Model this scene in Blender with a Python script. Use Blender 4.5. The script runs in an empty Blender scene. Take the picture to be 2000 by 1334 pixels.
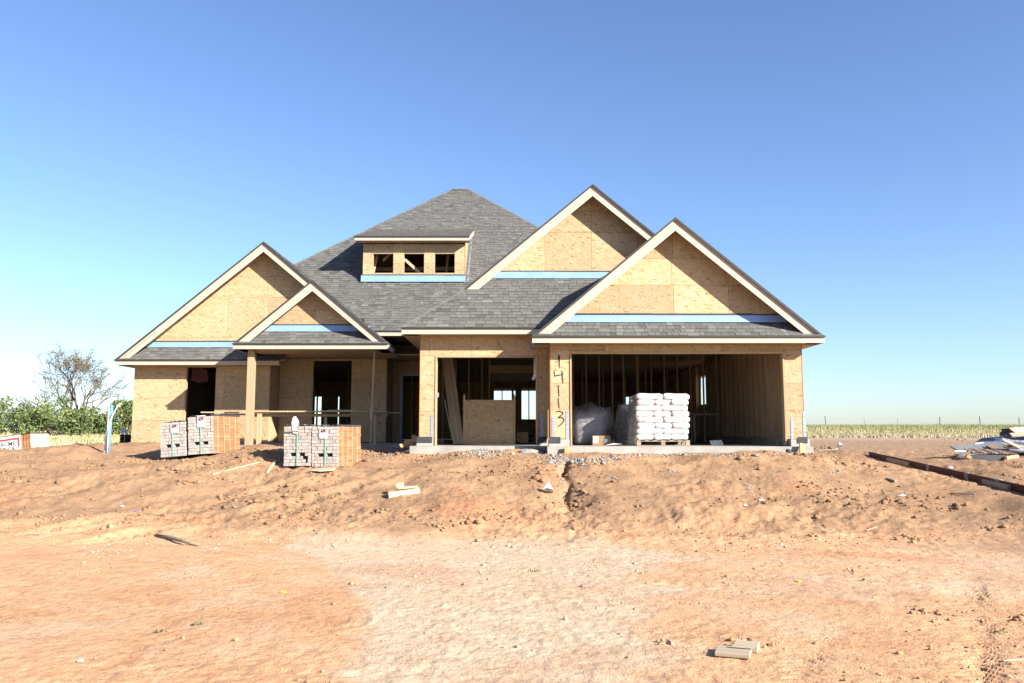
import bpy, bmesh, math, random
import numpy as np
from mathutils import Vector, Matrix, Euler

# ------------------------------------------------------------------ camera, sky, sun, exposure
F_PX, PP = 1590.0, (1000.0, 667.0)          # focal length and centre in pixels of the 2000 px wide photograph
TH = math.atan(179.0 / F_PX)                # the camera looks up a little
SN, CS = math.sin(TH), math.cos(TH)
scene = bpy.context.scene
cam_data = bpy.data.cameras.new("camera")
cam_data.sensor_width = 36.0
cam_data.lens = F_PX / 2000.0 * 36.0
cam_data.clip_start = 0.1
cam_data.clip_end = 8000.0
cam = bpy.data.objects.new("camera", cam_data)
scene.collection.objects.link(cam)
cam.location = (0, 0, 0)                    # the eye is the origin: z is height above the eye
cam.rotation_euler = (math.pi / 2 + TH, 0, 0)
scene.camera = cam

SUN_DIR = Vector((-1.28, 1.0, -0.80)).normalized()      # the way the light travels
world = bpy.data.worlds.new("World")
scene.world = world
world.use_nodes = True
wn = world.node_tree.nodes
wl = world.node_tree.links
sky = wn.new("ShaderNodeTexSky")
sky.sky_type = 'NISHITA'
sky.sun_disc = False
sky.sun_elevation = math.asin(-SUN_DIR.z)
sky.sun_rotation = math.atan2(-SUN_DIR.x, -SUN_DIR.y)
sky.altitude = 200.0
sky.air_density = 1.0
sky.dust_density = 0.6
sky.ozone_density = 1.8
wb = wn.new("ShaderNodeMix")                # white balance of the photograph
wb.data_type = 'RGBA'
wb.blend_type = 'MULTIPLY'
wb.inputs[0].default_value = 1.0
wb.inputs[7].default_value = (1.0, 1.13, 1.40, 1)
wl.new(sky.outputs[0], wb.inputs[6])
wl.new(wb.outputs[2], wn["Background"].inputs[0])
wn["Background"].inputs[1].default_value = 0.055

sun_data = bpy.data.lights.new("sun", 'SUN')
sun_data.energy = 5.0
sun_data.angle = math.radians(0.53)
sun_data.color = (1.0, 0.94, 0.85)
sun = bpy.data.objects.new("sun", sun_data)
scene.collection.objects.link(sun)
sun.rotation_euler = SUN_DIR.to_track_quat('-Z', 'Y').to_euler()
sun.location = (30, -20, 40)

scene.view_settings.view_transform = 'Standard'
scene.view_settings.look = 'None'
scene.view_settings.exposure = 1.6
scene.view_settings.gamma = 1.0
scene.view_settings.use_curve_mapping = False
scene.cycles.max_bounces = 6
scene.cycles.diffuse_bounces = 2
scene.cycles.transparent_max_bounces = 16

# ------------------------------------------------------------------ helpers
RNG = random.Random(14113)
COL = scene.collection
ORIG = {}                                    # world position of every translation-only parent, by name

def ray(u, v):
    p = (PP[1] - v) / F_PX
    den = CS - p * SN
    return (u - PP[0]) / F_PX / den, (SN + p * CS) / den

def P(u, v, Y):
    """point seen at photo pixel (u, v) lying at distance Y in front of the camera"""
    a, b = ray(u, v)
    return Vector((a * Y, Y, b * Y))

def put(o, parent=None, local=False):
    COL.objects.link(o)
    if parent is not None:
        o.parent = parent
        if not local:
            o.location = Vector(o.location) - ORIG[parent.name]
    return o

def make(name, verts, faces, mat, parent=None, local=False, smooth=False, recentre=True, mats=None, fmat=None):
    verts = [Vector(v) for v in verts]
    if recentre:
        lo = Vector((min(v.x for v in verts), min(v.y for v in verts), min(v.z for v in verts)))
        hi = Vector((max(v.x for v in verts), max(v.y for v in verts), max(v.z for v in verts)))
        c = (lo + hi) / 2
    else:
        c = Vector((0, 0, 0))
    me = bpy.data.meshes.new(name)
    me.from_pydata([tuple(v - c) for v in verts], [], faces)
    for m in (mats or [mat]):
        me.materials.append(m)
    if fmat is not None:
        me.polygons.foreach_set("material_index", fmat)
    if smooth:
        me.polygons.foreach_set("use_smooth", [True] * len(me.polygons))
    me.update()
    o = bpy.data.objects.new(name, me)
    o.location = c
    if parent is not None:
        ORIG[o.name] = Vector(c)
    return put(o, parent, local)

BOXF = [(0, 3, 2, 1), (4, 5, 6, 7), (0, 1, 5, 4), (1, 2, 6, 5), (2, 3, 7, 6), (3, 0, 4, 7)]

def boxv(x0, x1, y0, y1, z0, z1):
    return [(x0, y0, z0), (x1, y0, z0), (x1, y1, z0), (x0, y1, z0), (x0, y0, z1), (x1, y0, z1), (x1, y1, z1), (x0, y1, z1)]

def box(name, x0, x1, y0, y1, z0, z1, mat, parent=None, local=False):
    return make(name, boxv(x0, x1, y0, y1, z0, z1), BOXF, mat, parent, local)

def prism(name, poly, y0, y1, mat, parent=None, local=False):
    """polygon given as (x, z) pairs, counter-clockwise seen from the camera, thick from y0 to y1"""
    n = len(poly)
    vs = [(x, y0, z) for x, z in poly] + [(x, y1, z) for x, z in poly]
    fs = [tuple(range(n)), tuple(range(2 * n - 1, n - 1, -1))]
    for i in range(n):
        j = (i + 1) % n
        fs.append((j, i, i + n, j + n))
    return make(name, vs, fs, mat, parent, local)

def slab(name, poly3, n, t, mat, parent=None):
    """flat polygon in space made t thick along -n"""
    k = len(poly3)
    vs = [Vector(p) for p in poly3] + [Vector(p) - Vector(n) * t for p in poly3]
    fs = [tuple(range(k)), tuple(range(2 * k - 1, k - 1, -1))]
    for i in range(k):
        j = (i + 1) % k
        fs.append((j, i, i + k, j + k))
    return make(name, vs, fs, mat, parent)

def empty(name, loc, rot=(0, 0, 0)):
    o = bpy.data.objects.new(name, None)
    o.empty_display_size = 0.2
    o.location = loc
    o.rotation_euler = rot
    COL.objects.link(o)
    ORIG[o.name] = Vector(loc)
    return o

def tag(o, label, cat, group=None):
    o["label"] = label
    o["category"] = cat
    if group:
        o["group"] = group
    return o

def structure(o):
    o["kind"] = "structure"
    return o

def stuff(o, label=None, cat=None):
    o["kind"] = "stuff"
    if label:
        o["label"] = label
        o["category"] = cat
    return o

def tube(pts, radii, n=6, verts=None, faces=None):
    """adds a tapering tube along pts to verts/faces"""
    verts = [] if verts is None else verts
    faces = [] if faces is None else faces
    pts = [Vector(p) for p in pts]
    b = len(verts)
    for i, p in enumerate(pts):
        d = (pts[min(i + 1, len(pts) - 1)] - pts[max(i - 1, 0)])
        d = d.normalized() if d.length > 1e-9 else Vector((0, 0, 1))
        a = d.cross(Vector((0, 1, 0.13)))
        if a.length < 1e-4:
            a = d.cross(Vector((1, 0, 0)))
        a.normalize()
        c = d.cross(a)
        for k in range(n):
            t = 2 * math.pi * k / n
            verts.append(p + (a * math.cos(t) + c * math.sin(t)) * radii[i])
    for i in range(len(pts) - 1):
        for k in range(n):
            k2 = (k + 1) % n
            faces.append((b + i * n + k, b + i * n + k2, b + (i + 1) * n + k2, b + (i + 1) * n + k))
    faces.append(tuple(b + k for k in range(n))[::-1])
    e = b + (len(pts) - 1) * n
    faces.append(tuple(e + k for k in range(n)))
    return verts, faces

def board(name, a, b, w, t, mat, parent=None, up=(0, 0, 1), local=False):
    """a sawn board from a to b, w across, t thick; up gives roughly the direction of the thickness; grain along local X"""
    a, b = Vector(a), Vector(b)
    d = b - a
    L = d.length
    d.normalize()
    u = Vector(up)
    s = u.cross(d)
    if s.length < 1e-4:
        s = Vector((0, 1, 0)).cross(d)
    s.normalize()
    u = d.cross(s)
    me = bpy.data.meshes.new(name)
    c = min(0.004, t * 0.2)
    bm = bmesh.new()
    bmesh.ops.create_cube(bm, size=1.0, matrix=Matrix.Diagonal((L, w, t, 1)))
    bmesh.ops.bevel(bm, geom=bm.edges[:], offset=c, segments=1, affect='EDGES')
    bm.to_mesh(me)
    bm.free()
    me.materials.append(mat)
    o = bpy.data.objects.new(name, me)
    m = Matrix((d, s, u)).transposed().to_4x4()
    o.rotation_euler = m.to_euler()
    o.location = (a + b) / 2
    if parent is not None:
        ORIG[o.name] = (a + b) / 2
    return put(o, parent, local)

# ------------------------------------------------------------------ noise on arrays
def _hash(ix, iy, s):
    h = (ix.astype(np.int64) * 374761393 + iy.astype(np.int64) * 668265263 + s * 982451653) & 0xFFFFFFFF
    h = ((h ^ (h >> 13)) * 1274126177) & 0xFFFFFFFF
    return ((h ^ (h >> 16)) & 0xFFFFFF) / float(0xFFFFFF)

def vnoise(x, y, s=0):
    ix, iy = np.floor(x), np.floor(y)
    fx, fy = x - ix, y - iy
    fx, fy = fx * fx * (3 - 2 * fx), fy * fy * (3 - 2 * fy)
    a, b = _hash(ix, iy, s), _hash(ix + 1, iy, s)
    c, d = _hash(ix, iy + 1, s), _hash(ix + 1, iy + 1, s)
    return (a * (1 - fx) + b * fx) * (1 - fy) + (c * (1 - fx) + d * fx) * fy - 0.5

def fbm(x, y, oct=4, s=0, gain=0.5):
    r, a = 0.0, 1.0
    for i in range(oct):
        r = r + a * vnoise(x, y, s + i * 17)
        x, y, a = x * 2.03 + 5.1, y * 2.03 - 3.7, a * gain
    return r

def sstep(a, b, x):
    t = np.clip((x - a) / (b - a), 0, 1)
    return t * t * (3 - 2 * t)

# ------------------------------------------------------------------ materials
ALBEDO = 0.80                                # all colours below are given for a lighter exposure

class NT:
    def __init__(self, name):
        self.m = bpy.data.materials.new(name)
        self.m.use_nodes = True
        self.t = self.m.node_tree
        self.b = self.t.nodes["Principled BSDF"]
    def n(self, kind, **kw):
        o = self.t.nodes.new(kind)
        for k, v in kw.items():
            if k.startswith("i_"):
                o.inputs[k[2:].replace("_", " ")].default_value = v
            else:
                setattr(o, k, v)
        return o
    def l(self, a, b):
        self.t.links.new(a, b)
    def ramp(self, src, stops, interp='LINEAR'):
        r = self.n("ShaderNodeValToRGB")
        r.color_ramp.interpolation = interp
        e = r.color_ramp.elements
        while len(e) < len(stops):
            e.new(0.5)
        for k, (p, c) in enumerate(stops):
            e[k].position = p
            e[k].color = (*c, 1) if len(c) == 3 else c
        self.l(src, r.inputs[0])
        return r.outputs[0]
    def mix(self, f, a, b, mode='MIX'):
        m = self.n("ShaderNodeMix", data_type='RGBA', blend_type=mode)
        for s, v in ((m.inputs[0], f), (m.inputs[6], a), (m.inputs[7], b)):
            if hasattr(v, "links"):
                self.l(v, s)
            elif isinstance(v, (int, float)):
                s.default_value = v
            else:
                s.default_value = (*v, 1)
        return m.outputs[2]
    def math(self, op, a, b=0.0):
        m = self.n("ShaderNodeMath", operation=op)
        for s, v in ((m.inputs[0], a), (m.inputs[1], b)):
            if hasattr(v, "links"):
                self.l(v, s)
            else:
                s.default_value = v
        return m.outputs[0]
    def coords(self, rot=(0, 0, 0), scale=(1, 1, 1), src=None, rnd=True):
        if src is None:
            tc = self.n("ShaderNodeTexCoord")
            src = tc.outputs["Object"]
            if rnd:
                oi = self.n("ShaderNodeObjectInfo")
                r = self.math('MULTIPLY', oi.outputs["Random"], 37.0)
                a = self.n("ShaderNodeVectorMath", operation='ADD')
                self.l(src, a.inputs[0])
                self.l(r, a.inputs[1])
                src = a.outputs[0]
        if any(rot):
            m = self.n("ShaderNodeMapping")
            m.inputs["Rotation"].default_value = rot
            self.l(src, m.inputs[0])
            src = m.outputs[0]
        m = self.n("ShaderNodeMapping")
        m.inputs["Scale"].default_value = scale
        self.l(src, m.inputs[0])
        return m.outputs[0]
    def noise(self, vec, scale=1.0, detail=4.0, rough=0.55):
        t = self.n("ShaderNodeTexNoise")
        t.inputs["Scale"].default_value = scale
        t.inputs["Detail"].default_value = detail
        t.inputs["Roughness"].default_value = rough
        self.l(vec, t.inputs["Vector"])
        return t.outputs[0]
    def bump(self, h, strength=0.3, dist=0.01):
        b = self.n("ShaderNodeBump")
        b.inputs["Strength"].default_value = strength
        b.inputs["Distance"].default_value = dist
        self.l(h, b.inputs["Height"])
        self.l(b.outputs[0], self.b.inputs["Normal"])
    def col(self, c):
        if hasattr(c, "links"):
            self.l(self.mix(1.0, c, (ALBEDO,) * 3, 'MULTIPLY'), self.b.inputs["Base Color"])
        else:
            self.b.inputs["Base Color"].default_value = (*[q * ALBEDO for q in c], 1)
    def rough(self, r, spec=0.3):
        self.b.inputs["Roughness"].default_value = r
        self.b.inputs["Specular IOR Level"].default_value = spec

def m_osb():
    t = NT("osb_sheathing")
    a = None
    src = t.coords()
    layers = []
    for k, (ang, sx, sz) in enumerate(((0.18, 44, 8), (-0.55, 40, 9), (0.75, 40, 9), (1.45, 46, 10))):
        v = t.coords(rot=(0, ang, 0), scale=(sx, 24, sz), src=src)
        vo = t.n("ShaderNodeTexVoronoi", voronoi_dimensions='3D', feature='F1')
        vo.inputs["Scale"].default_value = 1.0
        t.l(v, vo.inputs["Vector"])
        sp = t.n("ShaderNodeSeparateColor")
        t.l(vo.outputs["Color"], sp.inputs[0])
        layers.append((sp.outputs[0], sp.outputs[1]))
    pal = [(0.0, (0.20, 0.11, 0.045)), (0.035, (0.33, 0.205, 0.09)), (0.09, (0.43, 0.30, 0.15)), (0.5, (0.485, 0.345, 0.200)), (0.85, (0.51, 0.385, 0.245)), (1.0, (0.54, 0.43, 0.295))]
    c = t.ramp(layers[0][0], pal)
    for k in (1, 2, 3):
        sel = t.math('GREATER_THAN', layers[k][1], 0.52)
        c = t.mix(sel, c, t.ramp(layers[k][0], pal))
    big = t.noise(src, 1.6, 3)
    c = t.mix(t.ramp(big, [(0.35, (0, 0, 0)), (0.7, (0.35, 0.35, 0.35))]), c, (0.42, 0.275, 0.125))
    oi = t.n("ShaderNodeObjectInfo")
    hv = t.n("ShaderNodeHueSaturation")
    mr = t.n("ShaderNodeMapRange")
    mr.inputs["To Min"].default_value = 0.86
    mr.inputs["To Max"].default_value = 1.10
    t.l(oi.outputs["Random"], mr.inputs[0])
    t.l(mr.outputs[0], hv.inputs["Value"])
    t.l(c, hv.inputs["Color"])
    t.col(hv.outputs[0])
    t.rough(0.75, 0.25)
    t.bump(layers[0][0], 0.25, 0.003)
    return t.m

def m_wood(name, base, dark, axis='X', scale=1.0, rough=0.7, knots=True):
    t = NT(name)
    s = {'X': (1.2, 26, 26), 'Y': (26, 1.2, 26), 'Z': (26, 26, 1.2)}[axis]
    src = t.coords()
    v = t.coords(scale=tuple(q * scale for q in s), src=src)
    g = t.noise(v, 1.0, 5, 0.6)
    c = t.ramp(g, [(0.3, dark), (0.62, base), (0.9, tuple(min(1, q * 1.12) for q in base))])
    if knots:
        k = t.noise(t.coords(scale=tuple(q * 0.35 for q in s), src=src), 2.6, 1)
        c = t.mix(t.ramp(k, [(0.72, (0, 0, 0)), (0.80, (0.6, 0.6, 0.6))]), c, tuple(q * 0.45 for q in dark))
    oi = t.n("ShaderNodeObjectInfo")
    mr = t.n("ShaderNodeMapRange")
    mr.inputs["To Min"].default_value = 0.8
    mr.inputs["To Max"].default_value = 1.12
    t.l(oi.outputs["Random"], mr.inputs[0])
    hv = t.n("ShaderNodeHueSaturation")
    t.l(mr.outputs[0], hv.inputs["Value"])
    t.l(c, hv.inputs["Color"])
    t.col(hv.outputs[0])
    t.rough(rough, 0.25)
    t.bump(g, 0.15, 0.003)
    return t.m

def m_plain(name, c1, c2=None, scale=6.0, rough=0.6, bump=0.0, metal=0.0, spec=0.3, dist=0.01):
    t = NT(name)
    if c2 is None:
        c2 = tuple(q * 0.86 for q in c1)
    n = t.noise(t.coords(), scale, 5, 0.6)
    t.col(t.ramp(n, [(0.3, c2), (0.7, c1)]))
    t.rough(rough, spec)
    t.b.inputs["Metallic"].default_value = metal
    if bump:
        t.bump(n, bump, dist)
    return t.m

def m_shingle():
    t = NT("asphalt_shingle")
    at = t.n("ShaderNodeAttribute", attribute_name="shade")
    tc = t.n("ShaderNodeTexCoord")
    g = t.noise(tc.outputs["Object"], 160.0, 2, 0.7)
    c = t.ramp(at.outputs["Fac"], [(0.0, (0.088, 0.087, 0.080)), (0.35, (0.137, 0.135, 0.125)), (0.7, (0.172, 0.169, 0.157)), (1.0, (0.235, 0.226, 0.207))])
    c = t.mix(t.ramp(g, [(0.3, (0.5, 0.5, 0.5)), (0.75, (0, 0, 0))]), c, (0.05, 0.05, 0.049))
    w = t.noise(tc.outputs["Object"], 0.9, 3)
    c = t.mix(t.ramp(w, [(0.4, (0, 0, 0)), (0.8, (0.18, 0.18, 0.18))]), c, (0.20, 0.18, 0.155))
    t.col(c)
    t.rough(0.95, 0.15)
    t.bump(g, 0.4, 0.002)
    return t.m

def m_concrete():
    t = NT("concrete")
    src = t.coords(rnd=False)
    n = t.noise(src, 2.3, 6, 0.6)
    f = t.noise(src, 45.0, 3, 0.7)
    c = t.ramp(n, [(0.3, (0.29, 0.272, 0.24)), (0.7, (0.43, 0.41, 0.37))])
    c = t.mix(t.ramp(f, [(0.25, (0.7, 0.7, 0.7)), (0.42, (0, 0, 0))]), c, (0.20, 0.17, 0.14))
    t.col(c)
    t.rough(0.9, 0.2)
    t.bump(f, 0.5, 0.006)
    return t.m

def m_brick(name, pal, rough=0.85):
    t = NT(name)
    oi = t.n("ShaderNodeObjectInfo")
    src = t.coords()
    n = t.noise(src, 14.0, 5, 0.7)
    c = t.ramp(oi.outputs["Random"], pal)
    c = t.mix(t.ramp(n, [(0.35, (0, 0, 0)), (0.75, (0.5, 0.5, 0.5))]), c, tuple(q * 0.62 for q in pal[0][1]))
    t.col(c)
    t.rough(rough, 0.2)
    t.bump(n, 0.4, 0.004)
    return t.m

def m_leaf(name, stops, rough=0.6):
    t = NT(name)
    at = t.n("ShaderNodeAttribute", attribute_name="shade")
    t.col(t.ramp(at.outputs["Fac"], stops))
    t.rough(rough, 0.25)
    t.b.inputs["Subsurface Weight"].default_value = 0.0
    return t.m

def m_plastic(name, c, alpha, rough=0.25):
    t = NT(name)
    v = t.coords(scale=(3, 3, 9))
    n = t.noise(v, 2.5, 6, 0.65)
    t.col(c)
    t.rough(rough, 0.5)
    t.l(t.ramp(n, [(0.35, (alpha * 0.55,) * 3), (0.7, (min(1, alpha * 1.2),) * 3)]), t.b.inputs["Alpha"])
    t.bump(n, 0.9, 0.03)
    return t.m

OSB = m_osb()
LUM = {a: m_wood("lumber_" + a.lower(), (0.52, 0.395, 0.245), (0.39, 0.27, 0.145), a) for a in "XYZ"}
OLDW = m_wood("weathered_lumber", (0.38, 0.31, 0.22), (0.25, 0.19, 0.13), 'X')
PALEW = m_wood("pale_lumber", (0.52, 0.43, 0.31), (0.42, 0.33, 0.21), 'X')
ORNW = m_wood("orange_lumber", (0.62, 0.36, 0.15), (0.45, 0.23, 0.08), 'X')
TRIM = m_plain("primed_trim", (0.50, 0.43, 0.345), (0.46, 0.39, 0.31), 3.0, 0.6)
SOFFIT = m_plain("soffit_board", (0.46, 0.36, 0.25), (0.41, 0.32, 0.22), 3.0, 0.7)
DRIP = m_plain("dark_drip_edge", (0.055, 0.050, 0.048), (0.04, 0.037, 0.036), 8.0, 0.5)
SHINGLE = m_shingle()
CONC = m_concrete()
FLASH = m_plain("blue_flashing", (0.20, 0.33, 0.60), (0.26, 0.40, 0.66), 2.2, 0.38, 0.25, 0.0, 0.5, 0.02)  # blue base colour, lightly mottled
FELT = m_plain("black_felt", (0.035, 0.037, 0.043), (0.06, 0.062, 0.07), 5.0, 0.7, 0.4, 0, 0.3, 0.02)
STEEL = m_plain("galvanised_strap", (0.37, 0.42, 0.49), (0.30, 0.35, 0.42), 12.0, 0.5, 0.2, 0.3)
REDEDGE = m_plain("orange_edge_paint", (0.50, 0.14, 0.04), (0.40, 0.10, 0.03), 9.0, 0.7)
INK = m_plain("black_spray_paint", (0.030, 0.026, 0.022), (0.05, 0.042, 0.035), 30.0, 0.8)
GREYDOOR = m_plain("grey_door_frame", (0.36, 0.40, 0.46), None, 5.0, 0.5)
DARKDOOR = m_plain("dark_door_leaf", (0.05, 0.035, 0.028), None, 3.0, 0.5)
PVC = m_plain("white_pvc", (0.78, 0.78, 0.76), None, 3.0, 0.35)
BLUE = m_plain("blue_plastic_pipe", (0.10, 0.30, 0.66), (0.16, 0.38, 0.72), 3.0, 0.45)
WHITEP = m_plain("white_paper", (0.80, 0.79, 0.77), (0.72, 0.71, 0.70), 7.0, 0.7, 0.3, 0, 0.3, 0.02)
REDP = m_plain("red_print", (0.70, 0.06, 0.09), None, 5.0, 0.6)
GREENSTRAP = m_plain("green_strap", (0.20, 0.52, 0.34), (0.27, 0.58, 0.40), 9.0, 0.4)
PALESTRAP = m_plain("pale_strap", (0.52, 0.60, 0.50), (0.42, 0.52, 0.42), 9.0, 0.4)

# ------------------------------------------------------------------ the ground
def seg_dist(x, y, a, b):
    """distance of points from segment a-b and the place along it in metres"""
    ax, ay = a
    dx, dy = b[0] - a[0], b[1] - a[1]
    L = math.hypot(dx, dy)
    dx, dy = dx / L, dy / L
    t = (x - ax) * dx + (y - ay) * dy
    s = (x - ax) * -dy + (y - ay) * dx
    end = np.minimum(sstep(-0.4, 0.4, t), sstep(-0.4, 0.4, L - t))
    return s, t, end

RUTS = [  # from, to, depth
        ((-7.6, 12.3), (-3.7, 17.0), 0.05), ((-6.2, 12.0), (-2.4, 16.6), 0.045), ((-9.5, 14.0), (-6.4, 17.6), 0.04),
        ((1.15, 4.2), (2.45, 6.6), 0.0151), ((2.9, 5.2), (4.9, 8.8), 0.0141), ((3.9, 5.9), (5.4, 8.6), 0.0121), ((3.4, 6.6), (5.6, 10.2), 0.008), ((4.3, 11.3), (7.5, 10.6), 0.03),
        ((-2.0, 11.2), (2.6, 8.4), 0.010), ((-5.5, 8.6), (0.5, 6.4), 0.008)]
CY = [-60, 9, 12, 13.3, 15, 16.5, 17.8, 19, 22, 26, 40, 60, 100, 150, 400, 5000]
CZ = [-1.62, -1.6, -1.58, -1.49, -1.2, -.83, -.57, -.43, -.41, -.55, -.55, -.3, .55, .95, .6, -20]
LY = [-60, 9, 12.2, 14.5, 16, 17.2, 19.6, 21, 23, 26, 32, 45, 60, 80, 150, 400, 5000]
LZ = [-1.62, -1.6, -1.58, -1.28, -1.0, -.78, -.58, -.46, -.40, -.48, -.56, -.42, -.2, -.05, .6, .4, -20]
RY = [-60, 8, 11, 14.8, 18, 22, 26, 40, 60, 100, 150, 400, 5000]
RZ = [-1.62, -1.6, -1.47, -1.09, -.86, -.76, -.70, -.56, -.3, .55, .95, .6, -20]
GULLY = [(1.20, 17.7), (1.02, 16.9), (1.12, 16.2), (0.98, 15.5), (1.02, 14.9), (0.80, 14.2)]

_fa, _fb = P(1697, 886, 25.6), P(2000, 955, 14.9)
BEAM = (tuple(_fa), tuple(_fb + (_fb - _fa).normalized() * 2.6))

def ground_z(x, y, fine=True):
    x = np.asarray(x, float)
    y = np.asarray(y, float)
    wob = 0.5 * vnoise(x * 0.35, y * 0.35, 3)
    c = np.interp(y + wob, CY, CZ)
    l = np.interp(y + wob, LY, LZ)
    r = np.interp(y + wob, RY, RZ)
    wl_ = sstep(-1.2, -3.6, x)
    wr_ = sstep(6.4, 9.6, x)
    z = c * (1 - wl_) * (1 - wr_) + l * wl_ + r * wr_
    bank = sstep(11.5, 13.5, y) * sstep(40, 22, y)
    near = sstep(60, 30, y)
    # lumps and hollows
    z = z + bank * (0.16 * fbm(x * 0.55, y * 0.55, 3, 11) + 0.07 * fbm(x * 1.7, y * 1.7, 3, 23)) + near * 0.05 * fbm(x * 0.3, y * 0.3, 2, 5)
    for cx, cy, s, h in ((-0.7, 14.7, 0.8, 0.13), (-7.4, 18.8, 1.5, 0.12), (-10.2, 21.0, 1.4, 0.12), (-6.2, 18.9, 0.7, 0.16), (-5.9, 19.6, .6, .1),
                         (-0.4, 18.3, 0.7, 0.07), (6.2, 15.2, 1.2, 0.08), (3.3, 16.6, 1.0, 0.07), (-12.4, 19.8, 1.0, 0.1), (1.15, 14.75, 0.30, -0.14)):
        z = z + h * np.exp(-((x - cx) ** 2 + (y - cy) ** 2) / (2 * s * s))
    # the washed-out gully
    dmin = np.full(x.shape, 9.0)
    for a, b in zip(GULLY[:-1], GULLY[1:]):
        dx, dy = b[0] - a[0], b[1] - a[1]
        t = np.clip(((x - a[0]) * dx + (y - a[1]) * dy) / (dx * dx + dy * dy), 0, 1)
        dmin = np.minimum(dmin, np.hypot(x - a[0] - t * dx, y - a[1] - t * dy))
    z = z - 0.15 * np.exp(-(dmin / 0.075) ** 2) * np.clip(0.8 + 1.5 * fbm(x * 3, y * 3, 2, 301), 0.3, 1.3) - 0.07 * np.exp(-(dmin / 0.3) ** 2)
    # the bed of the steel lintel
    s_, t_, e_ = seg_dist(x, y, BEAM[0][:2], BEAM[1][:2])
    L_ = math.hypot(BEAM[1][0] - BEAM[0][0], BEAM[1][1] - BEAM[0][1])
    m_ = np.exp(-(s_ / 0.55) ** 2) * e_
    z = z * (1 - m_) + m_ * (BEAM[0][2] + (BEAM[1][2] - BEAM[0][2]) * t_ / L_ - 0.085)
    # nothing may rise above the slabs of the house
    def under(z, x0, x1, y0, top):
        m = sstep(x0 - 0.25, x0 + 0.05, x) * sstep(x1 + 0.25, x1 - 0.05, x) * sstep(y0 - 0.1, y0 + 0.35, y) * sstep(41.5, 41, y)
        return np.where(m > 0, np.minimum(z, z * (1 - m) + top * m), z)
    z = under(z, 0.85, 6.75, 18.6, -0.60)
    z = under(z, -2.3, 0.9, 19.6, -0.60)
    z = under(z, -7.9, -2.2, 23.2, -0.52)
    z = under(z, -11.7, -7.4, 25.0, -0.60)
    if fine:
        rough = 0.25 + 0.75 * sstep(11.5, 14.0, y)
        patch = np.clip(0.5 + 1.6 * fbm(x * 0.5, y * 0.5, 3, 41), 0, 1.3)
        det = near * rough * patch
        rid = 1 - 2 * np.abs(fbm(x * 2.6, y * 3.2, 3, 57))
        z = z + det * (0.050 * fbm(x * 4.2, y * 4.6, 3, 61) + 0.024 * (rid - 0.6) + 0.045 * fbm(x * 11, y * 11, 3, 71, 0.6))
        z = z + near * 0.006 * fbm(x * 9, y * 9, 3, 83) + sstep(13.5, 8, y) * 0.010 * fbm(x * 19, y * 19, 3, 89, 0.6) * np.clip(0.5 + 1.8 * fbm(x * 0.9, y * 0.9, 2, 93), 0.15, 1.4)
        for a, b, h in RUTS:
            s, t, end = seg_dist(x, y, a, b)
            prof = -np.exp(-(s / 0.13) ** 2) + 0.55 * np.exp(-((np.abs(s) - 0.27) / 0.09) ** 2)
            tread = 0.9 * np.exp(-(s / 0.2) ** 2) * np.sin((t + 0.5 * np.abs(s)) * 2 * math.pi / 0.19) * (0.4 + fbm(x * 2, y * 2, 2, 91) + .4)
            if 0.012 < h < 0.0155:                     # lugged tyre prints pressed into the soft sand
                lug = np.sin((t + 0.7 * np.abs(s)) * 2 * math.pi / 0.115)
                prof, tread = -0.25 * np.exp(-(s / 0.16) ** 4), 2.0 * np.exp(-(s / 0.15) ** 4) * np.clip(lug * 1.6, -1, 0.6)
            z = z + h * end * (prof + 0.55 * tread) * np.clip(0.75 + 1.3 * fbm(x * 1.3, y * 1.3, 2, 97), 0, 1.4)
    return z

def gz(x, y):
    return float(ground_z(np.array([x]), np.array([y]))[0])

def gnd(u, v):
    """where the ray through photo pixel (u, v) first meets the ground"""
    a, b = ray(u, v)
    ys = np.concatenate([np.arange(3.5, 30, 0.12), np.arange(30, 120, 0.6)])
    d = ground_z(a * ys, ys, False) - b * ys
    k = int(np.argmax(d >= 0)) if (d >= 0).any() else len(d) - 1
    ys = np.linspace(ys[max(k - 2, 0)], ys[min(k + 1, len(ys) - 1)], 16)
    d = ground_z(a * ys, ys) - b * ys
    k = int(np.argmax(d >= 0)) if (d >= 0).any() else len(d) - 1
    return Vector((a * ys[k], ys[k], b * ys[k]))

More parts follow.
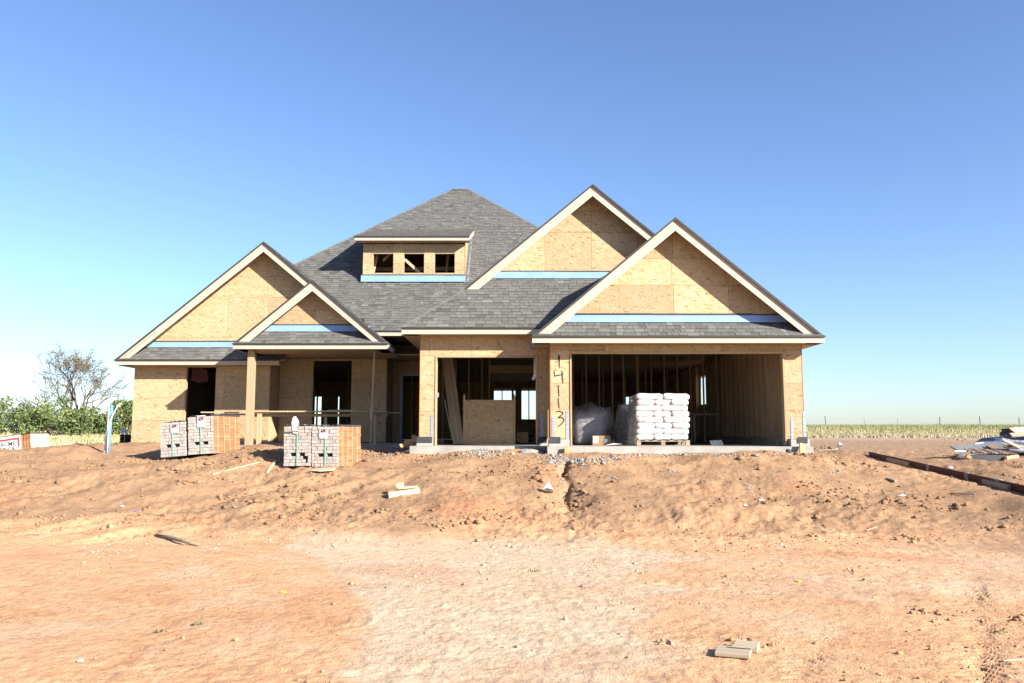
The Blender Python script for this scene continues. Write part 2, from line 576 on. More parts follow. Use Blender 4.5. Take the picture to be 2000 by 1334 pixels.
def dirt_material():
    t = NT("dirt")
    at = t.n("ShaderNodeAttribute", attribute_name="tint")
    tc = t.n("ShaderNodeTexCoord")
    o = tc.outputs["Object"]
    st = t.coords(rot=(0, 0, 0.5), scale=(1.0, 2.6, 1.0), src=o)
    n1 = t.noise(st, 1.7, 7, 0.62)
    n2 = t.noise(o, 11.0, 6, 0.65)
    n3 = t.noise(o, 70.0, 3, 0.7)
    c = at.outputs["Color"]
    c = t.mix(t.ramp(n1, [(0.40, (0, 0, 0)), (0.68, (0.75, 0.75, 0.75))]), c, t.mix(1.0, c, (1.16, 1.18, 1.22), 'MULTIPLY'))
    c = t.mix(t.ramp(n1, [(0.25, (0.6, 0.6, 0.6)), (0.45, (0, 0, 0))]), c, t.mix(1.0, c, (0.80, 0.70, 0.60), 'MULTIPLY'))
    c = t.mix(t.ramp(n2, [(0.32, (0.85, 0.85, 0.85)), (0.48, (0, 0, 0))]), c, t.mix(1.0, c, (0.74, 0.66, 0.58), 'MULTIPLY'))
    c = t.mix(t.ramp(n3, [(0.30, (0.85, 0.85, 0.85)), (0.44, (0, 0, 0))]), c, t.mix(1.0, c, (0.60, 0.52, 0.46), 'MULTIPLY'))
    t.col(c)
    t.rough(0.95, 0.12)
    h = t.math('ADD', t.math('MULTIPLY', n2, 1.0), t.math('MULTIPLY', n3, 0.35))
    t.bump(h, 0.9, 0.035)
    return t.m

DIRT = dirt_material()

def dirt_tint(x, y):
    fore = np.array([0.61, 0.355, 0.195])      # salmon sand in front
    pale = np.array([0.59, 0.44, 0.30])       # bleached, driven on
    brown = np.array([0.335, 0.205, 0.115])      # dug-up bank
    red = np.array([0.46, 0.21, 0.10])
    straw = np.array([0.33, 0.275, 0.155])
    far = np.array([0.33, 0.215, 0.135])
    c = np.ones(x.shape + (3,)) * fore
    def lay(col, f):
        nonlocal c
        f = np.clip(f, 0, 1)[..., None]
        c = c * (1 - f) + col * f
    n = fbm(x * 0.45, y * 0.45, 4, 131)
    n2 = fbm(x * 1.3, y * 1.3, 4, 151)
    xl = np.interp(y, [3, 5, 8, 10, 12.5], [-0.9, -1.0, -1.35, -2.3, -3.4]) + 0.5 * n2
    xr = np.interp(y, [3, 5, 8, 11, 13], [0.8, 0.9, 1.3, 2.0, 1.4]) + 0.9 * n2
    track = sstep(xl - 0.22, xl + 0.22, x) * sstep(xr + 0.5, xr - 0.5, x) * sstep(13.2, 11.5, y)
    lay(pale, track * (0.92 + 0.6 * n))
    lay(pale, 0.55 * sstep(0.05, 0.40, n + 0.08) * sstep(13, 10, y) * sstep(0, 4, x))
    lay(pale, 0.35 * sstep(0.1, 0.4, n2) * sstep(13, 10, y))
    edge = 12.0 + 1.4 * n
    b = sstep(edge, edge + 1.6, y)
    lay(brown, b * (0.92 + 0.5 * n2))
    lay(brown * 1.22, b * sstep(0.0, 0.35, n2) * 0.8)
    rightb = sstep(4, 9, x) * sstep(8.5, 12, y) * sstep(40, 20, y)
    lay(brown * 1.02, 0.75 * rightb * (0.7 + n))
    lay(red, 0.30 * sstep(0.16, 0.38, fbm(x * 1.1, y * 1.1, 3, 171)) * sstep(16.8, 14.8, y))
    lay(red * 1.05, 0.55 * np.exp(-(((x + 0.6) / 0.9) ** 2 + ((y - 14.1) / 0.6) ** 2)))
    lay(far, sstep(24, 34, y) * 0.7)
    lay(np.array([0.42, 0.32, 0.235]), sstep(44, 56, y) * sstep(75, 58, y) * 0.8 * sstep(0, 8, x))
    lay(straw, sstep(30, 37, y) * sstep(-6, -10, x) * (0.75 + 0.6 * n))
    lay(straw * np.array([0.9, 1.05, 0.8]), sstep(58, 66, y))
    return c

def build_ground():
    ys = [-60, -30, -12, -4, 0, 2]
    y = 3.2
    while y < 20:
        ys.append(y)
        y *= 1.0048
    while y < 70:
        ys.append(y)
        y *= 1.014
    while y < 5000:
        ys.append(y)
        y *= 1.12
    ys.append(5000)
    ys = np.array(ys)
    N = 860
    t = np.linspace(-1, 1, N)
    t = 0.62 * t + 0.38 * t ** 3
    W = np.where(ys > 3, 3.5 + 1.0 * ys, 20)
    X, Y = np.meshgrid(t, ys)
    X = X * W[:, None]
    Z = ground_z(X, Y)
    R = len(ys)
    co = np.stack([X, Y, Z], -1).reshape(-1, 3)
    i = np.arange(R - 1)[:, None] * N + np.arange(N - 1)[None]
    q = np.stack([i, i + 1, i + N + 1, i + N], -1).reshape(-1, 4)
    me = bpy.data.meshes.new("ground")
    me.vertices.add(len(co))
    me.vertices.foreach_set("co", co.ravel())
    me.loops.add(q.size)
    me.loops.foreach_set("vertex_index", q.ravel().astype(np.int32))
    me.polygons.add(len(q))
    me.polygons.foreach_set("loop_start", np.arange(len(q)) * 4)
    me.polygons.foreach_set("use_smooth", np.ones(len(q), bool))
    me.update(calc_edges=True)
    at = me.attributes.new("tint", 'FLOAT_COLOR', 'POINT')
    c = dirt_tint(X, Y).reshape(-1, 3)
    at.data.foreach_set("color", np.concatenate([c, np.ones((len(c), 1))], 1).ravel())
    me.materials.append(DIRT)
    o = bpy.data.objects.new("ground", me)
    COL.objects.link(o)
    structure(o)
    return o

build_ground()

def soup(name, co, faces, mat, shade=None, smooth=False, parent=None):
    """fast mesh from arrays: co (n,3), faces (m,k)"""
    me = bpy.data.meshes.new(name)
    me.vertices.add(len(co))
    me.vertices.foreach_set("co", np.asarray(co, float).ravel())
    k = faces.shape[1]
    me.loops.add(faces.size)
    me.loops.foreach_set("vertex_index", faces.ravel().astype(np.int32))
    me.polygons.add(len(faces))
    me.polygons.foreach_set("loop_start", np.arange(len(faces)) * k)
    if smooth:
        me.polygons.foreach_set("use_smooth", np.ones(len(faces), bool))
    me.update(calc_edges=True)
    if shade is not None:
        if np.ndim(shade) == 2:
            at = me.attributes.new("tint", 'FLOAT_COLOR', 'POINT')
            at.data.foreach_set("color", np.concatenate([shade, np.ones((len(shade), 1))], 1).ravel())
        else:
            at = me.attributes.new("shade", 'FLOAT', 'POINT')
            at.data.foreach_set("value", np.asarray(shade, float))
    me.materials.append(mat)
    o = bpy.data.objects.new(name, me)
    return put(o, parent, local=True)

# ------------------------------------------------------------------ the house: one thing
M = 10.0 / 12.0                                  # every big roof rises 10 in 12
SNX, SNZ = M / math.hypot(1, M), 1 / math.hypot(1, M)
house = empty("house", (-2.5, 27.0, -0.30))
tag(house, "unfinished one storey house of bare wood sheathing with grey shingle roofs and open garages", "house")

# --- shingles
def clip_poly(poly, a, b, c):
    """keep the part of a 2D polygon where a*x + b*y <= c"""
    out = []
    n = len(poly)
    for i in range(n):
        p, q = poly[i], poly[(i + 1) % n]
        dp, dq = a * p[0] + b * p[1] - c, a * q[0] + b * q[1] - c
        if dp <= 0:
            out.append(p)
        if (dp < 0 < dq) or (dq < 0 < dp):
            t = dp / (dp - dq)
            out.append((p[0] + (q[0] - p[0]) * t, p[1] + (q[1] - p[1]) * t))
    return out

SINGLE_LEFT = 300
def shingles(roof, poly3, eave_dir, normal, single=False, expo=0.142, seed=1):
    """lay overlapping shingle tabs over the plane polygon; single: each tab an object of its own"""
    global SINGLE_LEFT
    rg = random.Random(seed)
    n = Vector(normal).normalized()
    e = Vector(eave_dir).normalized()
    s = n.cross(e)
    o = Vector(poly3[0])
    pl = [((Vector(p) - o).dot(e), (Vector(p) - o).dot(s)) for p in poly3]
    area = sum(pl[i][0] * pl[(i + 1) % len(pl)][1] - pl[(i + 1) % len(pl)][0] * pl[i][1] for i in range(len(pl)))
    if area < 0:
        pl = pl[::-1]
    lo_a, hi_a = min(p[0] for p in pl), max(p[0] for p in pl)
    lo_s, hi_s = min(p[1] for p in pl), max(p[1] for p in pl)
    V, Fc, S = [], [], []
    k = 0
    row = lo_s
    while row < hi_s:
        row2 = row + expo
        band = clip_poly(clip_poly(pl, 0, -1, -row), 0, 1, row2)
        if len(band) >= 3:
            a = lo_a - rg.uniform(0, 0.35)
            while a < hi_a:
                w = rg.choice((0.11, 0.13, 0.16, 0.19, 0.23, 0.28))
                gap = 0.004
                q = clip_poly(clip_poly(band, -1, 0, -(a + gap)), 1, 0, a + w - gap)
                lam = rg.choice((0.0, 0.0, 0.006, 0.008))
                sh = min(1, max(0, rg.gauss(0.5, 0.17) + (0.10 if lam else -0.10)))
                a += w
                if len(q) < 3:
                    continue
                ar = abs(sum(q[i][0] * q[(i + 1) % len(q)][1] - q[(i + 1) % len(q)][0] * q[i][1] for i in range(len(q)))) / 2
                if ar < 2e-4:
                    continue
                top = []
                for x, y in q:
                    h = 0.016 + lam - 0.010 * (y - row) / expo
                    top.append(o + e * x + s * y + n * h)
                bot = [o + e * x + s * y + n * 0.001 for x, y in q]
                m = len(q)
                vs = top + bot
                fs = [tuple(range(m))] + [((i + 1) % m, i, i + m, (i + 1) % m + m) for i in range(m)]
                if single and SINGLE_LEFT > 0:
                    SINGLE_LEFT -= 1
                    ob = make("shingle", vs, fs, SHINGLE, roof)
                    at = ob.data.attributes.new("shade", 'FLOAT', 'POINT')
                    at.data.foreach_set("value", [sh] * len(vs))
                else:
                    b = len(V)
                    V += vs
                    Fc += [tuple(b + i for i in f) for f in fs]
                    S += [sh] * len(vs)
        row = row2
    if V:
        ob = make("shingle_field", V, Fc, SHINGLE, roof)
        at = ob.data.attributes.new("shade", 'FLOAT', 'POINT')
        at.data.foreach_set("value", S)
        ob["kind"] = "stuff"

def roof(poly3, eave_dir, normal, single=False, seed=1, t=0.03, lay=True, extra=()):
    n = Vector(normal).normalized()
    r = slab("roof", poly3, n, t, SOFFIT, house)
    if lay:
        shingles(r, poly3, eave_dir, n, single, seed=seed)
    for p in extra:
        shingles(r, p, eave_dir, n, False, seed=seed + 50)
    return r

NL, NR, NF, NB = (-SNX, 0, SNZ), (SNX, 0, SNZ), (0, -SNX, SNZ), (0, SNX, SNZ)

def gable_front(xl, xr, ze, yr, ywall, yback_l, yback_r, ybr, lay_l=False, lay_r=False, seed=1, right_poly=None, left_poly=None, rcut=99.0):
    """front-facing gable: eaves at xl and xr at height ze, rake boards at yr, wall face at ywall, roof back to ybr"""
    xc = (xl + xr) / 2
    za = ze + M * (xr - xl) / 2
    y0 = yr - 0.045
    lp = left_poly or [(xl, y0, ze), (xc, y0, za), (xc, ybr, za), (xl, yback_l, ze)]
    rp = right_poly or [(xr, y0, ze), (xr, yback_r, ze), (xc, ybr, za), (xc, y0, za)]
    roof(lp, (0, 1, 0), NL, seed=seed, lay=lay_l)
    roof(rp, (0, 1, 0), NR, seed=seed + 1, lay=lay_r)
    w = 0.20 / SNZ
    dz = -0.03 / SNZ
    for sgn, xe in ((1, xl), (-1, xr)):
        a = [(xe, ze + dz), (xe + sgn * w / M, ze + dz), (xc, za + dz - w), (xc, za + dz)]
        if sgn < 0:
            a = clip_poly(a[::-1], 1, 0, rcut)
        prism("rake_board", a, yr, yr + 0.028, TRIM, house)
        d = [(xe, ze - 0.034), (xe + sgn * 0.05, ze - 0.034 + 0.05 * M - 0.03), (xc, za - 0.045), (xc, za + 0.008), (xe, ze + 0.008)]
        if sgn < 0:
            d = clip_poly(d[::-1], 1, 0, rcut)
        prism("drip_edge", d, y0 - 0.006, y0 - 0.001, DRIP, house)
        # soffit under the overhang
        nn = Vector(NL if sgn > 0 else NR)
        off = -nn * 0.034
        zs = ze
        if sgn < 0 and rcut < xr:
            xe, zs = rcut, za - M * (rcut - xc)
        pts = [Vector((xe, yr + 0.03, zs)), Vector((xc, yr + 0.03, za)), Vector((xc, ywall - 0.004, za)), Vector((xe, ywall - 0.004, zs))]
        pts = [p + off for p in pts]
        if sgn < 0:
            pts = pts[::-1]
        slab("soffit", pts, nn, 0.008, TRIM, house)
    return xc, za

def panels_clipped(xs_rows, y, poly, drop=0.0, t=0.012):
    """sheathing panels: rows (z0, z1, [x joints]) clipped to a convex (x, z) polygon"""
    g = 0.003
    area = sum(poly[i][0] * poly[(i + 1) % len(poly)][1] - poly[(i + 1) % len(poly)][0] * poly[i][1] for i in range(len(poly)))
    if area < 0:
        poly = poly[::-1]
    for z0, z1, xs in xs_rows:
        for a, b in zip(xs[:-1], xs[1:]):
            q = poly
            q = clip_poly(q, -1, 0, -(a + g))
            q = clip_poly(q, 1, 0, b - g) if len(q) > 2 else q
            q = clip_poly(q, 0, -1, -(z0 + g)) if len(q) > 2 else q
            q = clip_poly(q, 0, 1, z1 - g) if len(q) > 2 else q
            if len(q) > 2:
                prism("sheathing_panel", q, y - t + RNG.uniform(0, 0.0015), y, OSB, house)

def gable_wall(xl, xr, ze, zb, y, rows):
    xc = (xl + xr) / 2
    za = ze + M * (xr - xl) / 2 - 0.05
    d = (zb - ze + 0.05) / M
    panels_clipped(rows, y, [(xl + d, zb), (xr - d, zb), (xc, za)])

def flashing(x0, x1, z, y, h=0.15, seg=2.4):
    """blue flashing along the foot of a gable wall, with a black felt edge above"""
    x = x0
    k = 0
    while x < x1 - 0.05:
        b = min(x1, x + seg * RNG.uniform(0.7, 1.2))
        dz = RNG.uniform(-0.008, 0.008)
        make("flashing", [(x, y - 0.055, z - 0.02), (b + 0.02, y - 0.057, z - 0.02), (b + 0.02, y - 0.024, z + h + dz), (x, y - 0.022, z + h + dz),
                          (x, y - 0.050, z - 0.02), (b + 0.02, y - 0.052, z - 0.02), (b + 0.02, y - 0.019, z + h + dz), (x, y - 0.017, z + h + dz)],
             BOXF, FLASH, house)
        box("felt_strip", x, b, y - 0.018 - 0.001 * (k % 2), y - 0.013, z + h - 0.01, z + h + RNG.uniform(0.028, 0.05), FELT, house)
        x = b
        k += 1

def eave(x0, x1, yf, zt, ywall, h=0.125, soffit=True):
    """front eave: fascia board, drip edge, horizontal soffit back to the wall"""
    box("fascia", x0, x1, yf, yf + 0.028, zt - 0.03 - h, zt - 0.032, TRIM, house)
    box("drip_edge", x0 - 0.02, x1 + 0.02, yf - 0.035, yf - 0.004, zt - 0.028, zt + 0.008, DRIP, house)
    if soffit:
        box("soffit", x0, x1, yf + 0.03, ywall - 0.014, zt - 0.02 - h, zt - 0.01 - h, SOFFIT, house)

def side_eave(x, y0, y1, zt, xwall, h=0.125):
    s = 1 if x > xwall else -1
    xi = x - s * 0.028
    box("fascia", min(x, xi), max(x, xi), y0 + 0.03, y1, zt - 0.03 - h, zt - 0.032, TRIM, house)
    a, b = sorted((xi - s * 0.002, xwall + s * 0.014))
    box("soffit", a, b, y0 + 0.03, y1, zt - 0.02 - h, zt - 0.01 - h, SOFFIT, house)

# --- double garage front (A) : wall at y = 18.8
A_XL, A_XR, A_Z, A_YF, A_YW = 0.46, 7.09, 2.19, 18.35, 18.80
gable_front(A_XL, A_XR, A_Z, 18.41, A_YW, 22.3, 22.3, 22.3, seed=3)
d = 0.48
roof([(A_XL, A_YF, A_Z), (A_XR, A_YF, A_Z), (A_XR - d, A_YF + d, A_Z + M * d), (A_XL + d, A_YF + d, A_Z + M * d)], (1, 0, 0), NF, single=True, seed=5)
eave(A_XL, A_XR, A_YF, A_Z, A_YW)
side_eave(A_XL, A_YF, 19.68, A_Z, 0.88)
side_eave(A_XR, A_YF, 24.0, A_Z, 6.72)
zb = A_Z + M * 0.46
gable_wall(A_XL, A_XR, A_Z, zb, A_YW, [(zb, 3.445, [0, 1.26, 2.50, 3.78, 5.06, 6.3, 7.2]), (3.445, 4.07, [0, 1.9, 3.74, 5.0, 7.2]), (4.07, 5.2, [0, 3.78, 7.2])])
flashing(A_XL + 0.62, A_XR - 0.55, zb + 0.01, A_YW)

# --- single garage (B) : wall at y = 19.7, tall gable behind at y = 21.1
B_XL, B_XR, B_Z, B_YF, B_YW, B_YG = -2.63, 6.83, 2.50, 19.25, 19.70, 21.10
rr = 1.40
lp = [(B_XL, B_YF, B_Z), (B_XL + rr, B_YF + rr, B_Z + M * rr), (2.10, 20.605, B_Z + M * 4.73), (2.10, 28.8, B_Z + M * 4.73), (B_XL, 28.8, B_Z)]
gable_front(B_XL, B_XR, B_Z, 20.65, B_YG, 26, 26, 28.8, seed=7, left_poly=lp)
roof([(B_XL, B_YF, B_Z), (2.4, B_YF, B_Z), (3.4, B_YG + 0.05, B_Z + M * 1.9), (B_XL + 1.9, B_YG + 0.05, B_Z + M * 1.9)], (1, 0, 0), NF, single=True, seed=9)
eave(B_XL, 0.95, B_YF, B_Z, B_YW)
side_eave(B_XL, B_YF, 27.4, B_Z, -2.23)
zb = B_Z + M * 1.86
gable_wall(B_XL, B_XR, B_Z, zb, B_YG, [(zb, 5.28, [-3, -0.35, 0.87, 2.10, 3.33, 4.6, 7]), (5.28, 5.86, [-3, 0.3, 2.10, 3.33, 7]), (5.86, 6.6, [-3, 2.10, 7])])
flashing(B_XL + 2.05, 4.0, zb + 0.01, B_YG, 0.15)

# hip caps along the left hip of the single garage roof
for k in range(17):
    f0, f1 = k / 16 * 1.0 - 0.01, (k + 1.25) / 16
    a = Vector((B_XL, B_YF, B_Z)) + Vector((1.38, 1.38, 1.38 * M)) * f0
    b = Vector((B_XL, B_YF, B_Z)) + Vector((1.38, 1.38, 1.38 * M)) * min(1, f1)
    up = Vector((0, 0, 1))
    side_f = Vector((1, 0, 0)) * 0.11
    side_l = Vector((0, 1, 0)) * 0.11
    h0, h1 = up * 0.034, up * 0.024
    vs = [a + h0, b + h1, b + side_f + up * 0.020, a + side_f + up * 0.028, b + side_l + up * 0.020, a + side_l + up * 0.028, a + side_f, a + side_l, a]
    ob = make("hip_cap", vs, [(0, 3, 2, 1), (0, 1, 4, 5), (0, 8, 6, 3), (0, 5, 7, 8)], SHINGLE, house)
    at = ob.data.attributes.new("shade", 'FLOAT', 'POINT')
    at.data.foreach_set("value", [RNG.uniform(0.35, 0.8)] * len(vs))

# --- left wing (C) : wall at y = 25.1
C_XL, C_XR, C_Z, C_YF, C_YW = -12.04, -3.28, 2.21, 24.58, 25.10
c_c, c_a = (C_XL + C_XR) / 2, C_Z + M * (C_XR - C_XL) / 2
MZ, MY = 3.10, 24.60                        # eave height and place of the main roof's front slope
vx = C_XR - (MZ - C_Z) / M                  # the valley starts here
ridge_back = MY + (c_a - MZ) / M
rp = [(vx, 24.575, MZ), (c_c, ridge_back, c_a), (c_c, 24.575, c_a)]
gable_front(C_XL, C_XR, C_Z, 24.62, C_YW, 30.0, 0, ridge_back, seed=13, right_poly=rp, lay_r=True, rcut=-5.55)
d = 0.55
roof([(C_XL, C_YF, C_Z), (-6.9, C_YF, C_Z), (-6.9, C_YF + d, C_Z + M * d), (C_XL + d, C_YF + d, C_Z + M * d)], (1, 0, 0), NF, seed=15)
eave(C_XL, -7.05, C_YF, C_Z, C_YW)
side_eave(C_XL, C_YF, 38.0, C_Z, -11.66)
zb = C_Z + M * 0.53
gable_wall(C_XL, C_XR, C_Z, zb, C_YW, [(zb, 2.95, [-12.5, -10.2, -7.8, -5.4, -2]), (2.95, 4.22, [-12.5, -11.2, -8.85, -7.6, -5.2, -2]), (4.22, 4.86, [-12.5, -7.62, -6.0, -2]), (4.86, 6, [-12.5, -7.66, -2])])
flashing(C_XL + 0.75, -6.9, zb + 0.01, C_YW)

# --- porch gable (D)
D_XL, D_XR, D_Z, D_YF, D_YW = -7.93, -3.54, 2.53, 23.00, 23.50
gable_front(D_XL, D_XR, D_Z, 23.06, D_YW, 25.08, 24.59, 26.1, seed=17, lay_r=True)
d = 0.52
roof([(D_XL, D_YF, D_Z), (D_XR, D_YF, D_Z), (D_XR - d, D_YF + d, D_Z + M * d), (D_XL + d, D_YF + d, D_Z + M * d)], (1, 0, 0), NF, seed=19)
eave(D_XL, D_XR, D_YF, D_Z, 26.08)
side_eave(D_XL, D_YF, 25.08, D_Z, -7.6)
side_eave(D_XR, D_YF, 24.3, D_Z, -3.9)
zb = D_Z + M * 0.5
gable_wall(D_XL, D_XR, D_Z, zb, D_YW, [(zb, 3.56, [-9, -6.95, -5.73, -4.5, -3]), (3.56, 4.6, [-9, -5.5, -3])])
flashing(D_XL + 0.72, D_XR - 0.62, zb + 0.01, D_YW)

# --- main hip roof (E)
EZ, EY = 10.09, 33.0                        # ridge
EL, ER = -2.46, -1.83
def hipx(z, side):
    return EL - (EZ - z) / M if side < 0 else ER + (EZ - z) / M
def mz(y):
    return MZ + M * (y - MY)
DX0, DX1, DYW = -5.01, -1.585, 26.90        # dormer front wall
yb = 29.9                                   # dormer roof runs into the slope here
def band(y0, y1, xl0, xl1, xr0, xr1):
    return [(xl0, y0, mz(y0)), (xr0, y0, mz(y0)), (xr1, y1, mz(y1)), (xl1, y1, mz(y1))]
ys = DYW - 0.02
ym = C_YW + 0.04
roof(band(ym, ys, hipx(mz(ym), -1), hipx(mz(ys), -1), hipx(mz(ym), 1), hipx(mz(ys), 1)), (1, 0, 0), NF, seed=31)
roof(band(MY, ym, -4.6, -4.6, hipx(mz(MY), 1), hipx(mz(ym), 1)), (1, 0, 0), NF, seed=32)
roof(band(ys, yb, hipx(mz(ys), -1), hipx(mz(yb), -1), DX0 + 0.02, DX0 + 0.02), (1, 0, 0), NF, seed=33)
roof(band(ys, yb, DX1 - 0.02, DX1 - 0.02, hipx(mz(ys), 1), hipx(mz(yb), 1)), (1, 0, 0), NF, seed=35)
roof(band(yb, EY, hipx(mz(yb), -1), EL, hipx(mz(yb), 1), ER), (1, 0, 0), NF, seed=37)
zlow = 2.21
for side, nn in ((-1, NL), (1, NR)):
    ex = EL if side < 0 else ER
    x = hipx(zlow, side)
    run = (EZ - zlow) / M
    pts = [(x, EY - run + 1.09, zlow), (ex, EY, EZ), (x, EY + run, zlow)]
    if side < 0:
        pts = [(hipx(MZ, -1), MY, MZ), (ex, EY, EZ), (x, EY + run, zlow), (x, MY, zlow)]
    else:
        pts = [(x, MY, zlow), (x, EY + run, zlow), (ex, EY, EZ), (hipx(MZ, 1), MY, MZ)]
    roof(pts, (0, 1, 0), nn, lay=False)
run = (EZ - zlow) / M
roof([(hipx(zlow, -1), EY + run, zlow), (EL, EY, EZ), (ER, EY, EZ), (hipx(zlow, 1), EY + run, zlow)], (1, 0, 0), NB, lay=False)
# hip and ridge caps
def caps(a, b, w=0.13, n=None):
    a, b = Vector(a), Vector(b)
    n = n or int((b - a).length / 0.17)
    d = (b - a).normalized()
    for k in range(n):
        p, q = a + (b - a) * (k / n), a + (b - a) * ((k + 1.15) / n)
        s = d.cross(Vector((0, 0, 1)))
        s.normalize()
        drop = Vector((0, 0, -0.62 * w))
        l0, l1 = Vector((0, 0, 0.045)), Vector((0, 0, 0.032))
        vs = [p + l0, q + l1, p + s * w + drop + l0, q + s * w + drop + l1, p - s * w + drop + l0, q - s * w + drop + l1]
        ob = make("ridge_cap", vs, [(0, 2, 3, 1), (0, 1, 5, 4), (0, 4, 2)], SHINGLE, house)
        at = ob.data.attributes.new("shade", 'FLOAT', 'POINT')
        at.data.foreach_set("value", [RNG.uniform(0.4, 0.85)] * 6)
caps((EL, EY, EZ), (ER, EY, EZ), 0.14)
caps((hipx(5.6, -1), EY - (EZ - 5.6) / M, 5.6), (EL, EY, EZ), 0.10, 44)
caps((hipx(6.6, 1), EY - (EZ - 6.6) / M, 6.6), (ER, EY, EZ), 0.10, 36)
eave(-4.35, B_XL + 0.1, MY, MZ, 27.4)

# --- dormer
dz0 = mz(DYW)                               # roof height at the dormer wall
DT = 6.34                                   # top of the dormer wall
wins = [(813, 981), (1072, 1240), (1330, 1497)]           # window openings, pixels of an enlarged crop
wins = [(P(540 + a / 4.302, 515, DYW).x, P(540 + b / 4.302, 515, DYW).x) for a, b in wins]
wz0, wz1 = P(760, 533, DYW).z, P(760, 495.5, DYW).z
zst = P(760, 487.5, DYW).z
xs = [DX0] + [q for w in wins for q in w] + [DX1]
def panel(x0, x1, z0, z1, y, mat=None, t=0.012):
    g = 0.003
    return box("sheathing_panel", x0 + g, x1 - g, y - t, y, z0 + g, z1 - g, mat or OSB, house)
zf = dz0 + 0.20
for k in range(4):
    a, b = xs[2 * k], xs[2 * k + 1]
    panel(a, b, zf, wz0 + 0.33, DYW)
    panel(a, b, wz0 + 0.33, DT, DYW)
for a, b in wins:
    panel(a, b, zst, DT, DYW)
    box("header", a, b, DYW - 0.004, DYW + 0.10, wz1, zst, LUM['X'], house)
    box("window_sill", a, b, DYW - 0.004, DYW + 0.10, zf, wz0, LUM['X'], house)
    for x, s in ((a, 1), (b, -1)):
        x0, x1 = sorted((x - s * 0.001, x - s * 0.036))
        box("jamb", x0, x1, DYW + 0.002, DYW + 0.10, zf, wz1, LUM['Z'], house)
# dormer cheeks
for x, s in ((DX0, -1), (DX1, 1)):
    q = [(x, DYW, dz0 + 0.02), (x, DYW, DT + 0.05), (x, DYW + (DT - dz0) / (M - 0.30) * 0.97, DT + 0.03 + 0.30 * (DT - dz0) / (M - 0.30) * 0.97)]
    vs = q + [(p[0] - s * 0.012, p[1], p[2]) for p in q]
    f = [(0, 2, 1), (3, 4, 5), (0, 1, 4, 3), (1, 2, 5, 4), (2, 0, 3, 5)]
    make("dormer_cheek", vs, f, OSB, house)
box("corner_trim", DX1 - 0.002, DX1 + 0.012, DYW - 0.016, DYW + 0.03, zf, DT, REDEDGE, house)
# step flashing up the right cheek
sl = Vector((0, 1, M)).normalized()
for k in range(14):
    p = Vector((DX1 + 0.012, DYW, dz0)) + sl * (0.28 * k)
    vs = [p, p + sl * 0.27, p + sl * 0.27 + Vector((0.11, 0, 0.025)), p + Vector((0.11, 0, 0.03)), p + Vector((0, 0, 0.10)), p + sl * 0.27 + Vector((0, 0, 0.10))]
    make("step_flashing", vs, [(0, 3, 2, 1), (0, 1, 5, 4)], STEEL, house)
flashing(DX0 - 0.05, DX1, dz0 + 0.04, DYW - 0.01, 0.19, 2.6)
# dormer shed roof
SM = 0.31
sy0 = DYW - 0.42
sz0 = P(800, 461.5, sy0).z
e0, e1 = DX0 - 0.22, DX1 + 0.16
sy1 = sy0 + (sz0 - mz(sy0)) / (M - SM)
sz1 = sz0 + SM * (sy1 - sy0)
sn = Vector((0, -SM, 1)).normalized()
roof([(e0, sy0, sz0), (e1, sy0, sz0), (e1, sy1 + 0.1, sz1 + SM * .1), (e0, sy1 + 0.1, sz1 + SM * .1)], (1, 0, 0), sn, seed=41)
eave(e0, e1, sy0, sz0, DYW, 0.11)
for x0, x1 in ((e0, e0 + 0.026), (e1 - 0.026, e1)):
    vs = []
    for x in (x0, x1):
        vs += [(x, sy0 + 0.03, sz0 - 0.035), (x, sy0 + 0.03, sz0 - 0.14), (x, sy1 + 0.1, sz1 - 0.14), (x, sy1 + 0.1, sz1 - 0.005)]
    make("rake_board", vs, [(0, 1, 2, 3), (4, 7, 6, 5), (0, 4, 5, 1), (1, 5, 6, 2), (2, 6, 7, 3), (3, 7, 4, 0)], TRIM, house)
# framing one sees through the dormer windows
for a, b in (((-4.45, 27.6, 5.9), (-3.75, 27.35, 6.55)), ((-4.75, 27.3, 5.35), (-4.55, 27.5, 6.5)), ((-3.75, 27.05, 5.95), (-2.95, 27.3, 5.25)),
             ((-2.35, 28.2, 5.2), (-2.2, 28.0, 6.6)), ((-2.95, 28.3, 5.2), (-2.75, 28.2, 6.6)), ((-4.1, 28.4, 5.2), (-4.0, 28.4, 6.6))):
    board("rafter", a, b, 0.09, 0.038, LUM['X'], house, up=(0, 1, 0))
board("rafter", (-4.9, 28.3, 5.75), (-1.7, 28.3, 5.78), 0.14, 0.038, LUM['X'], house, up=(0, 1, 0))

# --- walls of the double garage (A)
def frame(x0, x1, z0, z1, y, depth=0.14, sill=False, head=True, proud=0.0):
    """lumber lining of an opening"""
    t = 0.038
    y0 = y - 0.012 - proud
    box("jamb", x0, x0 + t, y0, y + depth, z0, z1, LUM['Z'], house)
    box("jamb", x1 - t, x1, y0, y + depth, z0, z1, LUM['Z'], house)
    if head:
        box("header", x0 + t, x1 - t, y0 + 0.001, y + depth, z1 - t, z1, LUM['X'], house)
    if sill:
        box("window_sill", x0 + t, x1 - t, y0 + 0.001, y + depth, z0, z0 + t, LUM['X'], house)
SLAB = -0.30
AW0, AW1, AO0, AO1, AH = 0.88, 6.715, 1.34, 6.30, 1.875
a_soff = A_Z - 0.145
zA = [-0.13, P(1090, 801, 18.8).z, P(1090, 748.5, 18.8).z, 1.93, a_soff]
for z0, z1 in zip(zA[:-1], zA[1:]):
    if z1 <= 1.94:
        panel(AW0, AO0, z0, z1, A_YW)
        panel(AO1, AW1, z0, z1, A_YW)
xs = [AW0] + [P(u, 670, 18.8).x for u in (1181, 1234, 1287, 1356, 1409, 1463)] + [AW1]
